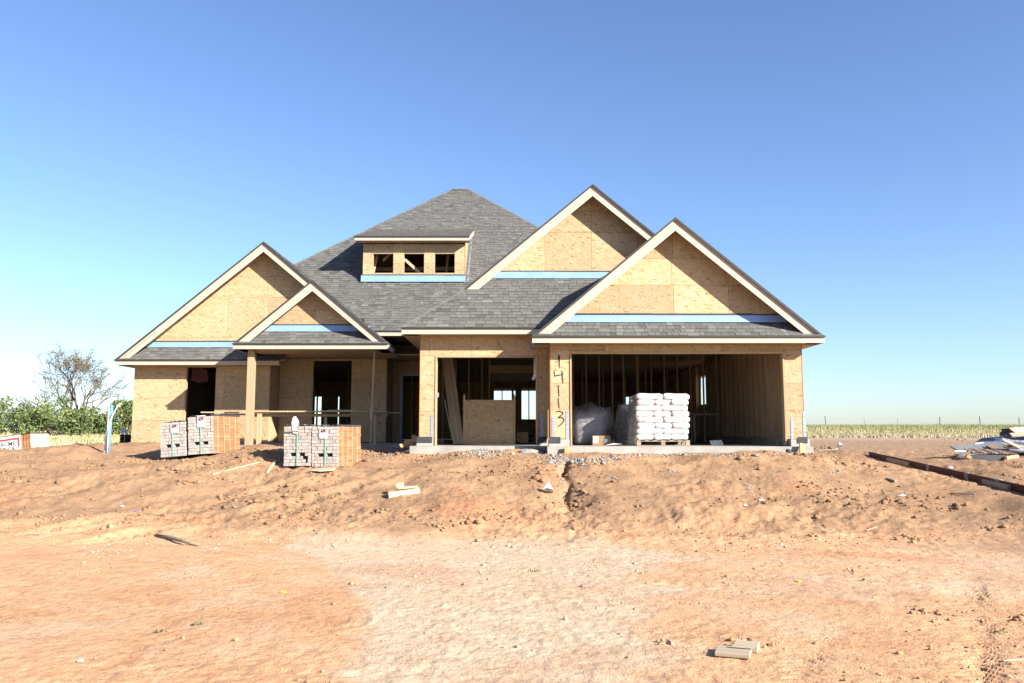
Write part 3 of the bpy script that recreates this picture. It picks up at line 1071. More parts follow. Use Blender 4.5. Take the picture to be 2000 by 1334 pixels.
for a, b in zip(xs[:-1], xs[1:]):
    panel(a, b, AH if a > AW0 and b < AW1 else 1.93, a_soff, A_YW)
panel(AO0, xs[1], AH, 1.93, A_YW)
panel(xs[-2], AO1, AH, 1.93, A_YW)
frame(AO0, AO1, SLAB + 0.01, AH, A_YW, 0.16, proud=0.022)
box("corner_trim", AW0 - 0.004, AW0 + 0.012, A_YW - 0.016, A_YW + 0.02, -0.13, a_soff, REDEDGE, house)
box("corner_trim", AW1 - 0.010, AW1 + 0.006, A_YW - 0.016, A_YW + 0.02, -0.13, a_soff, REDEDGE, house)
# side walls of the garages
def side_panels(x, y0, y1, z0, z1, s, holes=()):
    """sheathing of a wall running away from the camera; s is the side it faces; holes: (y0, y1, z0, z1)"""
    y = y0
    while y < y1 - 0.01:
        b = min(y1, y + 1.22)
        xa, xb = sorted((x, x - s * 0.012))
        cut = [h for h in holes if h[0] < b and h[1] > y]
        if cut:
            h = cut[0]
            ya, yc = max(y, h[0]), min(b, h[1])
            if ya > y: box("sheathing_panel", xa, xb, y + .003, ya, z0, z1, OSB, house)
            if yc < b: box("sheathing_panel", xa, xb, yc, b - .003, z0, z1, OSB, house)
            box("sheathing_panel", xa, xb, ya, yc, z0, h[2], OSB, house)
            box("sheathing_panel", xa, xb, ya, yc, h[3], z1, OSB, house)
        else:
            box("sheathing_panel", xa, xb, y + .003, b - .003, z0, z1, OSB, house)
        y = b
side_panels(AW0, A_YW, B_YW, -0.13, a_soff, -1)
side_panels(AW1, A_YW + 0.022, 39.0, -0.13, 2.6, 1, [(27.9, 28.9, 1.0, 2.0)])
side_panels(-2.23, B_YW, 27.5, -0.13, 2.6, -1)
side_panels(-11.66, C_YW, 39.0, -0.30, 2.9, -1, [(32.1, 33.2, 0.3, 1.42)])
side_panels(-7.47, C_YW, 26.1, -0.30, 2.5, 1)
side_panels(-4.02, 26.1, 27.5, -0.30, 2.95, 1)

# --- single garage wall (B)
BW0, BO0, BO1, BH = -2.23, -1.855, 0.615, 1.865
b_soff = B_Z - 0.145
zB = [-0.13, P(840, 804, 19.7).z, P(840, 752.5, 19.7).z, BH, b_soff]
for k in range(3):
    panel(BW0, BO0, zB[k], zB[k + 1], B_YW)
    panel(BO1, AW0 - 0.016, zB[k], zB[k + 1], B_YW)
x1, x2 = P(839, 660, 19.7).x, P(922, 660, 19.7).x
x3 = P(972, 660, 19.7).x
panel(BW0, x1, zB[3], b_soff, B_YW)
panel(x1, x2, BH, b_soff, B_YW)
panel(x2, x3, BH, b_soff, B_YW)
panel(x3, AW0 - 0.016, BH, b_soff, B_YW)
frame(BO0, BO1, SLAB + 0.01, BH, B_YW, 0.15, proud=0.02)
box("corner_trim", BW0 - 0.006, BW0 + 0.006, B_YW - 0.015, B_YW + 0.02, -0.13, b_soff, REDEDGE, house)
box("junction_box", -1.80, -1.765, B_YW - 0.05, B_YW - 0.035, 0.86, 0.97, STEEL, house)
# folded blue scrap of flashing at the corner of the two eaves
make("flashing", [(0.40, 18.95, 2.02), (0.46, 19.05, 2.12), (0.47, 19.05, 1.98), (0.44, 18.98, 1.92)], [(0, 1, 2, 3)], FLASH, house)

# --- wing wall (C)
CW0, CW1 = -11.66, -7.47
CO0, CO1, CH, CS0 = -10.09, -9.10, 2.05, 0.15
c_soff = C_Z - 0.145
zC = [-0.29, P(300, 821, 25.1).z, P(300, 777, 25.1).z, P(300, 734, 25.1).z, c_soff]
for k in range(4):
    z0, z1 = zC[k], zC[k + 1]
    if k == 0:
        panel(CW0, -10.7, z0, z1, C_YW); panel(-10.7, CO0, z0, z1, C_YW)
        panel(CO0, CO1, z0, CS0, C_YW); panel(CO1, -8.55, z0, z1, C_YW); panel(-8.55, CW1, z0, z1, C_YW)
    else:
        panel(CW0, CO0, z0, z1, C_YW)
        panel(CO1, -8.87, z0, z1, C_YW); panel(-8.87, CW1, z0, z1, C_YW)
frame(CO0, CO1, CS0, c_soff, C_YW, 0.12, sill=True)
for x in (-10.7, -8.87, -8.55):  # studs added behind the joints so no sky shows through
    box("stud", x - 0.02, x + 0.02, C_YW + 0.003, C_YW + 0.09, -0.29, c_soff, LUM['Z'], house)
for z in zC[1:4]:  # strips added behind the level joints to close off the sky
    for a, b in ((CW0 + .02, CO0 - .01), (CO1 + .01, CW1 - .03)):
        box("joint_backing", a, b, C_YW + 0.0025, C_YW + 0.03, z - 0.02, z + 0.02, LUM['X'], house)
# --- porch back wall
PO0, PO1, PH = -6.42, -5.11, P(650, 702, 26.1).z
zP = [-0.29, P(580, 779, 26.1).z, P(580, 738, 26.1).z, P(580, 698, 26.1).z, 2.38]
for k in range(4):
    z0, z1 = zP[k], zP[k + 1]
    if k < 3:
        panel(-7.47 + 0.014, PO0, z0, z1, 26.1)
        panel(PO1, -4.02, z0, z1, 26.1)
    else:
        for a, b in ((-7.456, -6.42), (-6.42, -5.75), (-5.75, -5.11), (-5.11, -4.02)):
            panel(a, b, PH if -6.43 < a < -5.2 else z0, z1, 26.1)
panel(PO0, PO1, -0.29, 0.12, 26.1)
frame(PO0, PO1, 0.12, PH, 26.1, 0.12, sill=True)
# --- entry wall with its door frame
ex0 = P(782, 780, 27.5).x
panel(-4.02, ex0, -0.29, 2.95, 27.5)
panel(ex0, -2.24, 2.0, 2.95, 27.5)
t = 0.075
box("door_frame", ex0, ex0 + t, 27.44, 27.56, -0.29, 2.0, GREYDOOR, house)
box("door_frame", -2.36, -2.36 + t, 27.44, 27.56, -0.29, 2.0, GREYDOOR, house)
box("door_frame", ex0 + t, -2.36, 27.441, 27.56, 1.92, 2.0, GREYDOOR, house)
box("door_sill", ex0 + t, -2.36, 27.43, 27.56, -0.29, -0.25, GREYDOOR, house)
# --- porch post and beam
pp = P(492, 700, 23.35)
box("porch_post", pp.x - 0.095, pp.x + 0.095, 23.26, 23.45, -0.34, 2.375, LUM['Z'], house)
# black felt at the foot of the walls
box("felt_strip", CW0 + 0.02, CW1, C_YW - 0.02, C_YW - 0.004, -0.40, -0.285, FELT, house)
box("felt_strip", -7.45, -4.03, 26.08, 26.094, -0.36, -0.28, FELT, house)

# --- concrete: slabs, curbs under the pillars
def slabbox(x0, x1, y0, y1, z0, z1):
    return box("foundation", x0, x1, y0, y1, z0, z1, CONC, house)
slabbox(0.80, 6.80, 18.52, 39.1, -1.1, SLAB)
slabbox(-2.42, 0.79, 19.42, 39.1, -1.1, SLAB - 0.003)
slabbox(-11.70, -2.43, 25.06, 39.1, -1.1, SLAB - 0.005)
slabbox(-7.95, -2.44, 23.05, 25.05, -1.0, -0.345)
for x0, x1, y0, y1 in ((0.84, AO0 - 0.03, 18.60, 18.95), (AO1 + 0.03, 6.76, 18.60, 18.95), (-2.27, BO0 - 0.03, 19.52, 19.85), (BO1 + 0.03, 0.835, 19.52, 19.85), (6.58, 6.76, 18.96, 39.0)):
    box("curb", x0, x1, y0, y1, SLAB + 0.001, -0.14, CONC, house)
for x0, x1, y in ((0.85, 1.10, 18.59), (6.47, 6.70, 18.59), (-2.26, -1.90, 19.51), (0.64, 0.83, 19.51)):
    box("felt_strip", x0, x1, y - .006, y + .004, -0.225, -0.085, FELT, house)

# --- galvanised hold-down straps
for u, v0, v1, Y in ((843.5, 811, 858, 19.683), (1058.5, 809, 856, 19.683), (1080.5, 815, 855, 18.783), (1107.5, 802, 858, 18.783), (1546.5, 815, 861, 18.783), (1570.0, 803, 856, 18.783)):
    a, b = P(u, v0, Y), P(u, v1, Y)
    s = box("hold_down_strap", a.x - 0.033, a.x + 0.033, Y - 0.004, Y, b.z, a.z, STEEL, house)
    n = 7
    for k in range(n):
        zc = b.z + (a.z - b.z) * (k + 0.5) / n
        for dx in (-0.015, 0.013):
            box("nail_hole", a.x + dx - 0.004, a.x + dx + 0.004, Y - 0.0055, Y - 0.0042, zc - 0.006, zc + 0.006, INK, s)

# --- the house number sprayed on the sheathing, read downwards
strokes = [[(162, 278, 15), (163, 310, 14), (165, 350, 9), (166, 402, 8)],
           [(113, 428, 7), (118, 486, 8), (208, 466, 8)], [(191, 430, 7), (195, 490, 9), (202, 560, 8)],
           [(156, 573, 7), (158, 630, 9), (163, 690, 7)], [(155, 702, 7), (158, 750, 9), (164, 808, 7)],
           [(128, 846, 7), (160, 838, 8), (196, 846, 8), (204, 862, 8), (178, 884, 7), (152, 905, 7), (190, 898, 8), (212, 915, 8), (208, 940, 8), (180, 972, 7), (148, 997, 5)]]
for k, st in enumerate(strokes):
    pts = []
    for i in range(len(st) - 1):
        for f in np.linspace(0, 1, 6, endpoint=False):
            pts.append([st[i][j] * (1 - f) + st[i + 1][j] * f for j in range(3)])
    pts.append(list(st[-1]))
    V, Fq = [], []
    for i, (x, y, w) in enumerate(pts):
        x0, y0, _ = pts[max(i - 1, 0)]
        x1, y1, _ = pts[min(i + 1, len(pts) - 1)]
        L = math.hypot(x1 - x0, y1 - y0) or 1
        nx, ny = -(y1 - y0) / L, (x1 - x0) / L
        w *= 0.80 * (1 + 0.15 * math.sin(i * 2.3 + k))
        for s in (1, -1):
            V.append(P(1060 + (x + s * nx * w) / 5.13, 640 + (y + s * ny * w) / 5.13, 18.7865 - 0.0004 * k))
    for i in range(len(pts) - 1):
        Fq.append((2 * i, 2 * i + 1, 2 * i + 3, 2 * i + 2))
    nV = len(V)
    V = V + [v + Vector((0, 0.001, 0)) for v in V]
    Fq += [tuple(nV + i for i in f[::-1]) for f in Fq]
    make("painted_digit", V, Fq, INK, house)

# --- inside: ceiling, studs, back wall with its openings
box("ceiling", -11.6, 6.68, 25.2, 38.95, 2.42, 2.44, SOFFIT, house)
box("ceiling", -2.2, 6.68, 19.9, 25.19, 2.40, 2.42, SOFFIT, house)
def stud(x, y, z0=SLAB, z1=2.40, along='x', w=0.038, d=0.09):
    if along == 'x':
        return box("stud", x - w / 2, x + w / 2, y - d / 2, y + d / 2, z0, z1, LUM['Z'], house)
    return box("stud", x - d / 2, x + d / 2, y - w / 2, y + w / 2, z0, z1, LUM['Z'], house)
y = 19.05
while y < 38.8:
    if not 27.86 < y < 28.94:
        stud(6.630, y, -0.099, 2.38, 'y', w=0.045, d=0.145)
    y += 0.50
box("bottom_plate", 6.585, 6.70, 18.97, 38.9, -0.139, -0.10, LUM['Y'], house)
for x in np.arange(-2.15, 6.5, 0.405):
    if not (-0.70 < x < 0.95 or 3.45 < x < 3.9):
        stud(x, 25.3)
stud(-0.70, 25.3); stud(0.93, 25.3); stud(3.46, 25.3); stud(3.88, 25.3)
box("header", -0.70, 0.93, 25.26, 25.34, 1.85, 2.10, LUM['X'], house)
for x in np.arange(-11.2, 6.5, 0.81):
    if not (-0.9 < x < 1.2 or 4.2 < x < 4.7 or -7.8 < x < -6.6):
        stud(x + 0.1, 31.0)
for yy in np.arange(20.2, 25.2, 0.405):      # partition between the two garages
    if not 21.4 < yy < 22.6:
        stud(0.93, yy, SLAB, 2.38, 'y')
# the back wall
holes = [(-9.42, -9.33, 0.3, 1.73), (-9.27, -9.11, 0.3, 1.73), (-8.31, -8.26, 0.3, 1.73), (-0.86, -0.50, 0.6, 2.14), (-0.45, -0.02, 0.6, 2.14), (0.08, 0.16, 0.6, 2.14),
         (0.46, 0.78, 0.66, 2.14), (0.83, 1.16, 0.66, 2.14), (5.45, 5.60, 1.3, 1.72), (5.66, 5.79, 1.3, 1.72)]
x = -11.64
for a, b, z0, z1 in holes + [(6.70, 6.70, 0, 0)]:
    if a - x > 0.3:
        q = x
        while q < a - 0.01:
            e = min(a, q + 1.22)
            box("sheathing_panel", q, e, 39.0, 39.012, -0.3, 2.6, OSB, house)
            q = e
    else:
        box("jamb", x, a, 38.9, 39.01, -0.3, 2.6, LUM['Z'], house)
    if b > a:
        box("sheathing_panel", a, b, 39.0, 39.012, -0.3, z0, OSB, house)
        box("sheathing_panel", a, b, 39.0, 39.012, z1, 2.6, OSB, house)
    x = b

# ------------------------------------------------------------------ brick packs
CLAY = m_brick("brick_clay", [(0.0, (0.40, 0.18, 0.08)), (0.5, (0.46, 0.22, 0.10)), (1.0, (0.52, 0.30, 0.16))])
FACE = m_brick("brick_whitewashed_end", [(0.0, (0.45, 0.41, 0.375)), (0.45, (0.54, 0.475, 0.425)), (0.8, (0.60, 0.54, 0.48)), (0.93, (0.54, 0.40, 0.32)), (1.0, (0.38, 0.35, 0.325))])
DARKBR = m_brick("brick_dark", [(0.0, (0.035, 0.020, 0.022)), (1.0, (0.075, 0.035, 0.035))])
PALEBR = m_brick("brick_pale", [(0.0, (0.50, 0.43, 0.35)), (1.0, (0.58, 0.51, 0.42))])
FILM = m_plain("milky_plastic_sheet", (0.60, 0.60, 0.58), (0.48, 0.48, 0.48), 5.0, 0.3, 0.6, 0, 0.5, 0.03)
BW, BH_, BL = 0.0685, 0.0700, 0.240                 # brick end width, height, length

def brick_mesh(name, cored, mats, cored_front=False, L=BL):
    """one brick, ends towards -y; cored: three core holes in the +x bed face; cored_front: in the -y face instead"""
    w, h = BW - 0.004, BH_ - 0.006
    V, Fc, mi = [], [], []
    def quad(pts, m):
        b = len(V)
        V.extend(pts)
        Fc.append((b, b + 1, b + 2, b + 3))
        mi.append(m)
    if cored_front:
        w, L_ = BL - 0.006, BW
    else:
        L_ = L - 0.005
    x0, x1, y0, y1, z0, z1 = 0, w, 0, L_, 0, h
    def cored_face(axis):
        long0, long1 = (y0, y1) if axis == 'x' else (x0, x1)
        ls = [long0]
        n = (long1 - long0)
        for c in (0.2, 0.5, 0.8):
            ls += [long0 + n * c - 0.021, long0 + n * c + 0.021]
        ls.append(long1)
        zs = [z0, z0 + h * 0.22, z0 + h * 0.78, z1]
        def pt(a, z, dep=0.0):
            return (x1 - dep, a, z) if axis == 'x' else (a, y0 + dep, z)
        for i in range(7):
            for j in range(3):
                a, b, c, d = ls[i], ls[i + 1], zs[j], zs[j + 1]
                if i % 2 == 1 and j == 1:
                    dp = 0.035
                    quad([pt(a, c, dp), pt(b, c, dp), pt(b, d, dp), pt(a, d, dp)], 0)
                    quad([pt(a, c), pt(b, c), pt(b, c, dp), pt(a, c, dp)], 0)
                    quad([pt(a, d, dp), pt(b, d, dp), pt(b, d), pt(a, d)], 0)
                    quad([pt(a, c), pt(a, c, dp), pt(a, d, dp), pt(a, d)], 0)
                    quad([pt(b, c, dp), pt(b, c), pt(b, d), pt(b, d, dp)], 0)
                else:
                    quad([pt(a, c), pt(b, c), pt(b, d), pt(a, d)], 0)
    if cored_front:
        cored_face('y')
    else:
        quad([(x0, y0, z0), (x1, y0, z0), (x1, y0, z1), (x0, y0, z1)], 1)
    if cored and not cored_front:
        cored_face('x')
    else:
        quad([(x1, y0, z0), (x1, y1, z0), (x1, y1, z1), (x1, y0, z1)], 1 if cored_front else 0)
    quad([(x1, y1, z0), (x0, y1, z0), (x0, y1, z1), (x1, y1, z1)], 1)
    quad([(x0, y1, z0), (x0, y0, z0), (x0, y0, z1), (x0, y1, z1)], 1 if cored_front else 0)
    quad([(x0, y0, z1), (x1, y0, z1), (x1, y1, z1), (x0, y1, z1)], 1)
    quad([(x0, y1, z0), (x1, y1, z0), (x1, y0, z0), (x0, y0, z0)], 1)
    me = bpy.data.meshes.new(name)
    me.from_pydata(V, [], Fc)
    for m in mats:
        me.materials.append(m)
    me.polygons.foreach_set("material_index", mi)
    me.update()
    return me

ME_PLAIN = brick_mesh("brick", False, [FACE, FACE])
ME_CORED = brick_mesh("brick", True, [CLAY, FACE])
ME_FRONT = brick_mesh("brick", False, [CLAY, PALEBR], cored_front=True)
ME_DARK = brick_mesh("brick", True, [DARKBR, DARKBR])
ME_DARKF = brick_mesh("brick", False, [DARKBR, DARKBR], cored_front=True)

def place(name, me, parent, loc, rot=(0, 0, 0)):
    o = bpy.data.objects.new(name, me)
    o.location = loc
    o.rotation_euler = rot
    o.parent = parent
    COL.objects.link(o)
    return o

def lettering(text, size, mat, parent, loc, rot, bold=0.0):
    cu = bpy.data.curves.new("lettering", 'FONT')
    cu.body = text
    cu.size = size
    cu.extrude = 0.0008
    cu.offset = bold
    cu.resolution_u = 2
    ob = bpy.data.objects.new("lettering", cu)
    COL.objects.link(ob)
    dg = bpy.context.evaluated_depsgraph_get()
    me = bpy.data.meshes.new_from_object(ob.evaluated_get(dg))
    bpy.data.objects.remove(ob)
    me.materials.clear()
    me.materials.append(mat)
    o = bpy.data.objects.new("lettering", me)
    o.location = loc
    o.rotation_euler = rot
    o.parent = parent
    COL.objects.link(o)
    return o

def maker_tag(root, x, z, w, h, y):
    """white strap tag with a red corner and the maker's name"""
    t = box("paper_tag", x, x + w, y - 0.006, y - 0.003, z, z + h, WHITEP, root, local=True)
    box("red_corner", x + w * 0.14, x + w * 0.92, y - 0.0085, y - 0.0065, z + h * 0.84, z + h * 0.92, REDP, t)
    box("red_corner", x + w * 0.86, x + w * 0.92, y - 0.0086, y - 0.0066, z + h * 0.58, z + h * 0.84, REDP, t)
    c = ORIG[t.name]
    for k, s in enumerate(("ACME", "BRICK")):
        lettering(s, w * 0.24, INK, t, Vector((x + w * 0.14, y - 0.0075, z + h * (0.70 - 0.14 * k))) - c, (math.pi / 2, 0, 0), 0.002)
    for k in range(3):
        box("small_print", x + w * 0.3, x + w * 0.75, y - 0.0085, y - 0.0065, z + h * (0.36 - 0.09 * k), z + h * (0.38 - 0.09 * k), INK, t)
    return t

def brick_pack(name, loc, rot, ncol, nrow, ndeep, label, group=None, right=True, voids=True, tag_at=None, drop=(), seed=0):
    rg = random.Random(seed)
    root = empty(name, loc, rot)
    tag(root, label, "bricks", group)
    vrow = 3
    vc = {2, 3, 5, 6} if voids else set()
    for r in range(nrow):
        shift = rg.uniform(-0.006, 0.006)
        for c in range(ncol):
            if r == vrow and c in vc or (r, c) in drop:
                continue
            last = right and c == ncol - 1
            place("brick", ME_CORED if last else ME_PLAIN, root, (c * BW + shift, rg.uniform(-0.007, 0.007), r * BH_), (0, 0, rg.uniform(-0.012, 0.012)))
        if right:
            for d in range(1, ndeep):
                place("brick", ME_CORED, root, ((ncol - 1) * BW + shift + rg.uniform(-.003, .003), d * BL, r * BH_))
    W, H, D = ncol * BW, nrow * BH_, ndeep * BL
    core = box("inner_bricks", 0.012, W - BW - 0.004, BL + 0.01, D - 0.005, 0.005, H - 0.004, FACE, root, local=True)
    core["kind"] = "stuff"
    for f in (0.5,):
        x = W * f
        s = box("strap", x - 0.011, x + 0.011, -0.016, -0.011, 0.0, H + 0.008, GREENSTRAP, root, local=True)
        box("strap", x - 0.011, x + 0.011, -0.0105, D, H + 0.010, H + 0.013, GREENSTRAP, root, local=True)
    if right:
        for k in range(4):
            y = D * (k + 0.6) / 4.4
            box("strap", W + 0.005, W + 0.008, y - 0.004, y + 0.004, 0.0, H + 0.006, PALESTRAP, root, local=True)
    if tag_at:
        maker_tag(root, *tag_at, -0.014)
    return root

def sheet(name, root, x0, x1, y0, y1, z, mat, amp=0.02, seed=0, over=0.0):
    """thin wavy plastic laid on a pack"""
    n, m = 14, 10
    rg = random.Random(seed)
    V = []
    for j in range(m + 1):
        for i in range(n + 1):
            x, y = x0 + (x1 - x0) * i / n, y0 + (y1 - y0) * j / m
            zz = z + amp * (0.5 + 0.5 * math.sin(i * 2.1 + j * 0.7 + seed) * math.cos(j * 1.9 - i * 0.6)) + rg.uniform(0, amp * 0.4)
            V.append((x, y, zz))
    Fc = [(j * (n + 1) + i, j * (n + 1) + i + 1, (j + 1) * (n + 1) + i + 1, (j + 1) * (n + 1) + i) for j in range(m) for i in range(n)]
    return make(name, V, Fc, mat, root, local=True, smooth=True)

# the two pairs of packs in front of the porch: (front right bottom corner pixel, distance, yaw, tilt)
def pack_spot(u, v, Y):
    p = P(u, v, Y)
    return p
nc = 9
Wp = nc * BW
yaw = -0.20
ux, uy = math.cos(yaw), math.sin(yaw)
pb = P(662, 912, 17.25)
o2 = pb - Vector((ux, uy, 0)) * Wp
o1 = o2 - Vector((ux, uy, -0.012)) * (Wp + 0.02)
pB2 = brick_pack("brick_pack", o2, (0, -0.015, yaw), nc, 12, 5, "strapped pack of whitewashed bricks with a maker's tag, bare orange side towards the entry", "brick packs by the porch", tag_at=(0.18, 0.59, 0.175, 0.22), seed=2)
pB1 = brick_pack("brick_pack", o1, (0, -0.02, yaw), nc, 12, 5, "strapped pack of whitewashed bricks with white paper hanging over its front edge", "brick packs by the porch", right=False, drop={(2, 6), (2, 7), (1, 7)}, seed=3)
sheet("plastic_sheet", pB2, 0.01, Wp, 0.0, 1.2, 0.848, FILM, 0.022, 1)
sheet("plastic_sheet", pB1, 0.02, Wp, 0.05, 1.2, 0.848, FILM, 0.022, 2)
box("felt_strip", Wp - 0.05, Wp + 0.012, 0.0, 1.2, 0.842, 0.875, FELT, pB2, local=True)
# loose white paper over the front edge of that pack
V = [(0.22, -0.03, 0.76), (0.33, -0.03, 0.75), (0.35, -0.025, 0.93), (0.33, 0.02, 1.00), (0.24, 0.05, 1.12), (0.19, 0.02, 1.10), (0.17, 0.0, 0.98)]
V = [(x, y, z - 0.07) for x, y, z in V]
V2 = [(x, y + 0.004, z) for x, y, z in V]
pp_ = make("paper_sheet", V + V2, [tuple(range(7)), tuple(range(13, 6, -1))] + [((i + 1) % 7, i, i + 7, (i + 1) % 7 + 7) for i in range(7)], WHITEP, pB1, local=True)
st = board("wood_strip", o1 + Vector((0.0, -0.03, 0.73)), o1 + Vector((0.33, -0.10, 0.745)), 0.03, 0.012, PALEW)
tag(st, "thin pale wood strip wedged between brick courses below hanging white paper", "wood strip")

yawA = -0.16
ux, uy = math.cos(yawA), math.sin(yawA)
pa = P(418, 889, 18.35)
o4 = pa - Vector((ux, uy, -0.01)) * Wp
o3 = o4 - Vector((ux, uy, 0.02)) * (Wp + 0.06) + Vector((0, 0, -0.05))
pA2 = brick_pack("brick_pack", o4, (0, -0.06, yawA), nc, 12, 5, "strapped pack of pinkish bricks with orange cored side facing the porch post", "brick packs by the porch", tag_at=(0.23, 0.60, 0.20, 0.26), seed=4)
pA1 = brick_pack("brick_pack", o3, (0, -0.075, yawA), nc, 11, 5, "leaning strapped pack of pinkish bricks beside the sheathed wing window", "brick packs by the porch", right=False, tag_at=(0.27, 0.52, 0.19, 0.22), seed=5)
box("felt_strip", Wp - 0.06, Wp + 0.012, 0.0, 1.2, 0.842, 0.875, FELT, pA2, local=True)
sheet("plastic_sheet", pA2, 0.01, Wp - 0.06, 0.02, 1.2, 0.848, FILM, 0.02, 3)
sheet("plastic_sheet", pA1, 0.01, Wp, 0.02, 1.2, 0.776, FILM, 0.02, 4)

# the pack with the big maker's sign, tipped on the bank at the left edge
pk = P(61, 896, 20.3)
root = empty("brick_pack", pk + Vector((-1.80, 0.0, -0.34)), (0, -0.14, -0.06))
tag(root, "tipped pack of orange cored bricks carrying a big white maker's sign with red border", "bricks")
rg = random.Random(8)
for r in range(10):
    for c in range(8):
        place("brick", ME_FRONT, root, (c * BL + rg.uniform(-.004, .004), rg.uniform(-.006, .006), r * BH_))
core = box("inner_bricks", 0.005, 8 * BL - 0.006, BW + 0.008, 0.72, 0.004, 10 * BH_ - 0.006, PALEBR, root, local=True)
core["kind"] = "stuff"
for k in range(9):
    z = 0.04 + 0.07 * k
    for j in range(3):
        box("brick", 8 * BL - 0.006, 8 * BL + rg.uniform(-.002, .004), 0.09 + j * 0.21 + (0.10 if k % 2 else 0) * (j < 2), 0.09 + (j + 1) * 0.21 - 0.006 + (0.10 if k % 2 else 0) * (j < 2), z - 0.035, z + 0.031, PALEBR, root, local=True)
sg = box("sign_board", 8 * BL - 1.95, 8 * BL - 0.26, -0.020, -0.016, 0.19, 0.70, WHITEP, root, local=True)
sx1 = 8 * BL - 0.26
box("red_border", sx1 - 1.60, sx1 - 0.07, -0.0235, -0.0205, 0.595, 0.645, REDP, sg)
box("red_border", sx1 - 0.065, sx1 - 0.015, -0.0236, -0.0206, 0.42, 0.645, REDP, sg)
cc = ORIG[sg.name]
lettering("ACME", 0.150, INK, sg, Vector((sx1 - 0.515, -0.022, 0.465)) - cc, (math.pi / 2, 0, 0), 0.002)
lettering("BRICK", 0.150, INK, sg, Vector((sx1 - 0.535, -0.022, 0.340)) - cc, (math.pi / 2, 0, 0), 0.002)
box("strap", sx1 + 0.005, sx1 + 0.028, -0.020, -0.016, 0.0, 0.712, GREENSTRAP, root, local=True)
sheet("plastic_sheet", root, 0.0, 8 * BL, -0.01, 0.7, 0.705, FILM, 0.018, 6)

# the dark pack standing behind the corner of the wing
pd = P(244, 868, 27.0)
dk = empty("brick_pack", pd + Vector((-0.28, 0.2, -0.30)), (0, 0, -0.05))
tag(dk, "dark brown brick pack with green straps behind the corner of the wing", "bricks")
for r in range(9):
    for c in range(3):
        place("brick", ME_DARKF, dk, (c * BL, rg.uniform(-.005, .005), r * BH_))
core = box("inner_bricks", 0.004, 3 * BL - 0.01, BW + 0.01, 0.8, 0.004, 9 * BH_ - 0.006, DARKBR, dk, local=True)
core["kind"] = "stuff"
for x in (0.17, 0.53):
    box("strap", x - 0.012, x + 0.012, -0.012, -0.008, 0, 9 * BH_ + .006, GREENSTRAP, dk, local=True)

# ------------------------------------------------------------------ stakes and pipes by the wing
def rod(name, pts, r, mat, label, cat, n=8, group=None):
    v, f = tube(pts, [r] * len(pts) if not isinstance(r, (list, tuple)) else r, n)
    o = make(name, v, f, mat, smooth=True)
    return tag(o, label, cat, group)
Ys = 19.9
g0 = P(211, 893, Ys)
rod("water_pipe", [P(211, 897, Ys), P(215, 840, Ys), P(219, 791, Ys)], 0.030, BLUE, "upright blue plastic water pipe stub left of the wing", "pipe")
rod("plastic_stake", [P(205, 887, Ys + .1), P(207, 852, Ys + .08), P(211, 832, Ys + .08)], 0.026, PVC, "short thick white plastic pipe behind the blue water pipe", "pipe")
rod("plastic_stake", [P(207.5, 889, Ys + .02), P(211, 830, Ys - .045), P(213.5, 778, Ys - .02)], [0.017, 0.015, 0.012], PVC, "tall thin straight white stake tied to the blue water pipe", "stake")
rod("bent_pipe", [P(209, 888, Ys - .04), P(212, 840, Ys - .05), P(215, 822, Ys - .05), P(222, 806, Ys - .05), P(229, 795, Ys - .05), P(237, 788, Ys - .05)], [0.012, 0.014, 0.017, 0.018, 0.017, 0.014], PVC, "white plastic pipe bending over to the right above the blue one", "pipe")
rod("grounding_rod", [P(193, 899, Ys - .1), P(206, 880, Ys - .06)], 0.009, STEEL, "thin grey rod leaning against the foot of the blue pipe", "rod")
for u, v, h in ((239, 838, 0.5), (247, 840, 0.44)):
    b = P(u, 848, 29.5)
    o = make("pipe_stub", *tube([b + Vector((0, 0, -1.2)), b + Vector((0, 0, 0.23 if u < 243 else .17))], [0.04, 0.04], 10), PVC, smooth=True)
    tag(o, "%s white plastic pipe stub sticking up behind the dark brick pack" % ("taller" if u < 243 else "shorter"), "pipe", "pipe stubs behind the wing")

# ------------------------------------------------------------------ plank bench and prop at the porch
bench = empty("plank_bench", (-6.2, 24.0, -0.34))
tag(bench, "long plank bench of raw boards on two by four legs under the porch", "bench")
zb_ = P(600, 806, 24.0).z
board("plank", P(395, 805.5, 24.05), P(560, 806.5, 24.0), 0.24, 0.04, LUM['X'], bench)
board("plank", P(498, 804, 23.9), P(757, 803.5, 23.9), 0.24, 0.04, LUM['X'], bench)
board("plank", P(640, 801.5, 24.1), P(702, 801.0, 24.1), 0.10, 0.03, LUM['X'], bench)
board("plank", P(735, 806.5, 24.2), P(783, 806.5, 24.2), 0.14, 0.03, LUM['X'], bench)
board("ledger", P(430, 811, 24.0), P(757, 811, 24.0), 0.038, 0.09, LUM['X'], bench)
for u, Y in ((507, 23.85), (636, 24.05), (733, 23.95), (440, 24.1)):
    a = P(u, 812, Y)
    board("leg", (a.x, Y, -0.345), (a.x, Y, zb_ - 0.02), 0.14 if u == 507 else 0.09, 0.04, LUM['X'], bench, up=(0, 1, 0))
pr = empty("porch_prop", (P(727, 860, 23.5).x, 23.5, -0.345))
tag(pr, "slim temporary wood prop standing under the right end of the porch eave", "prop")
a, b = P(724, 862, 23.5), P(731.5, 683, 23.5)
board("post", (a.x, 23.5, -0.345), (b.x, 23.5, 2.375), 0.05, 0.038, LUM['X'], pr, up=(0, 1, 0))
board("cleat", (a.x, 23.46, 0.4), (a.x + 0.02, 23.46, 0.75), 0.09, 0.02, LUM['X'], pr, up=(0, 1, 0))

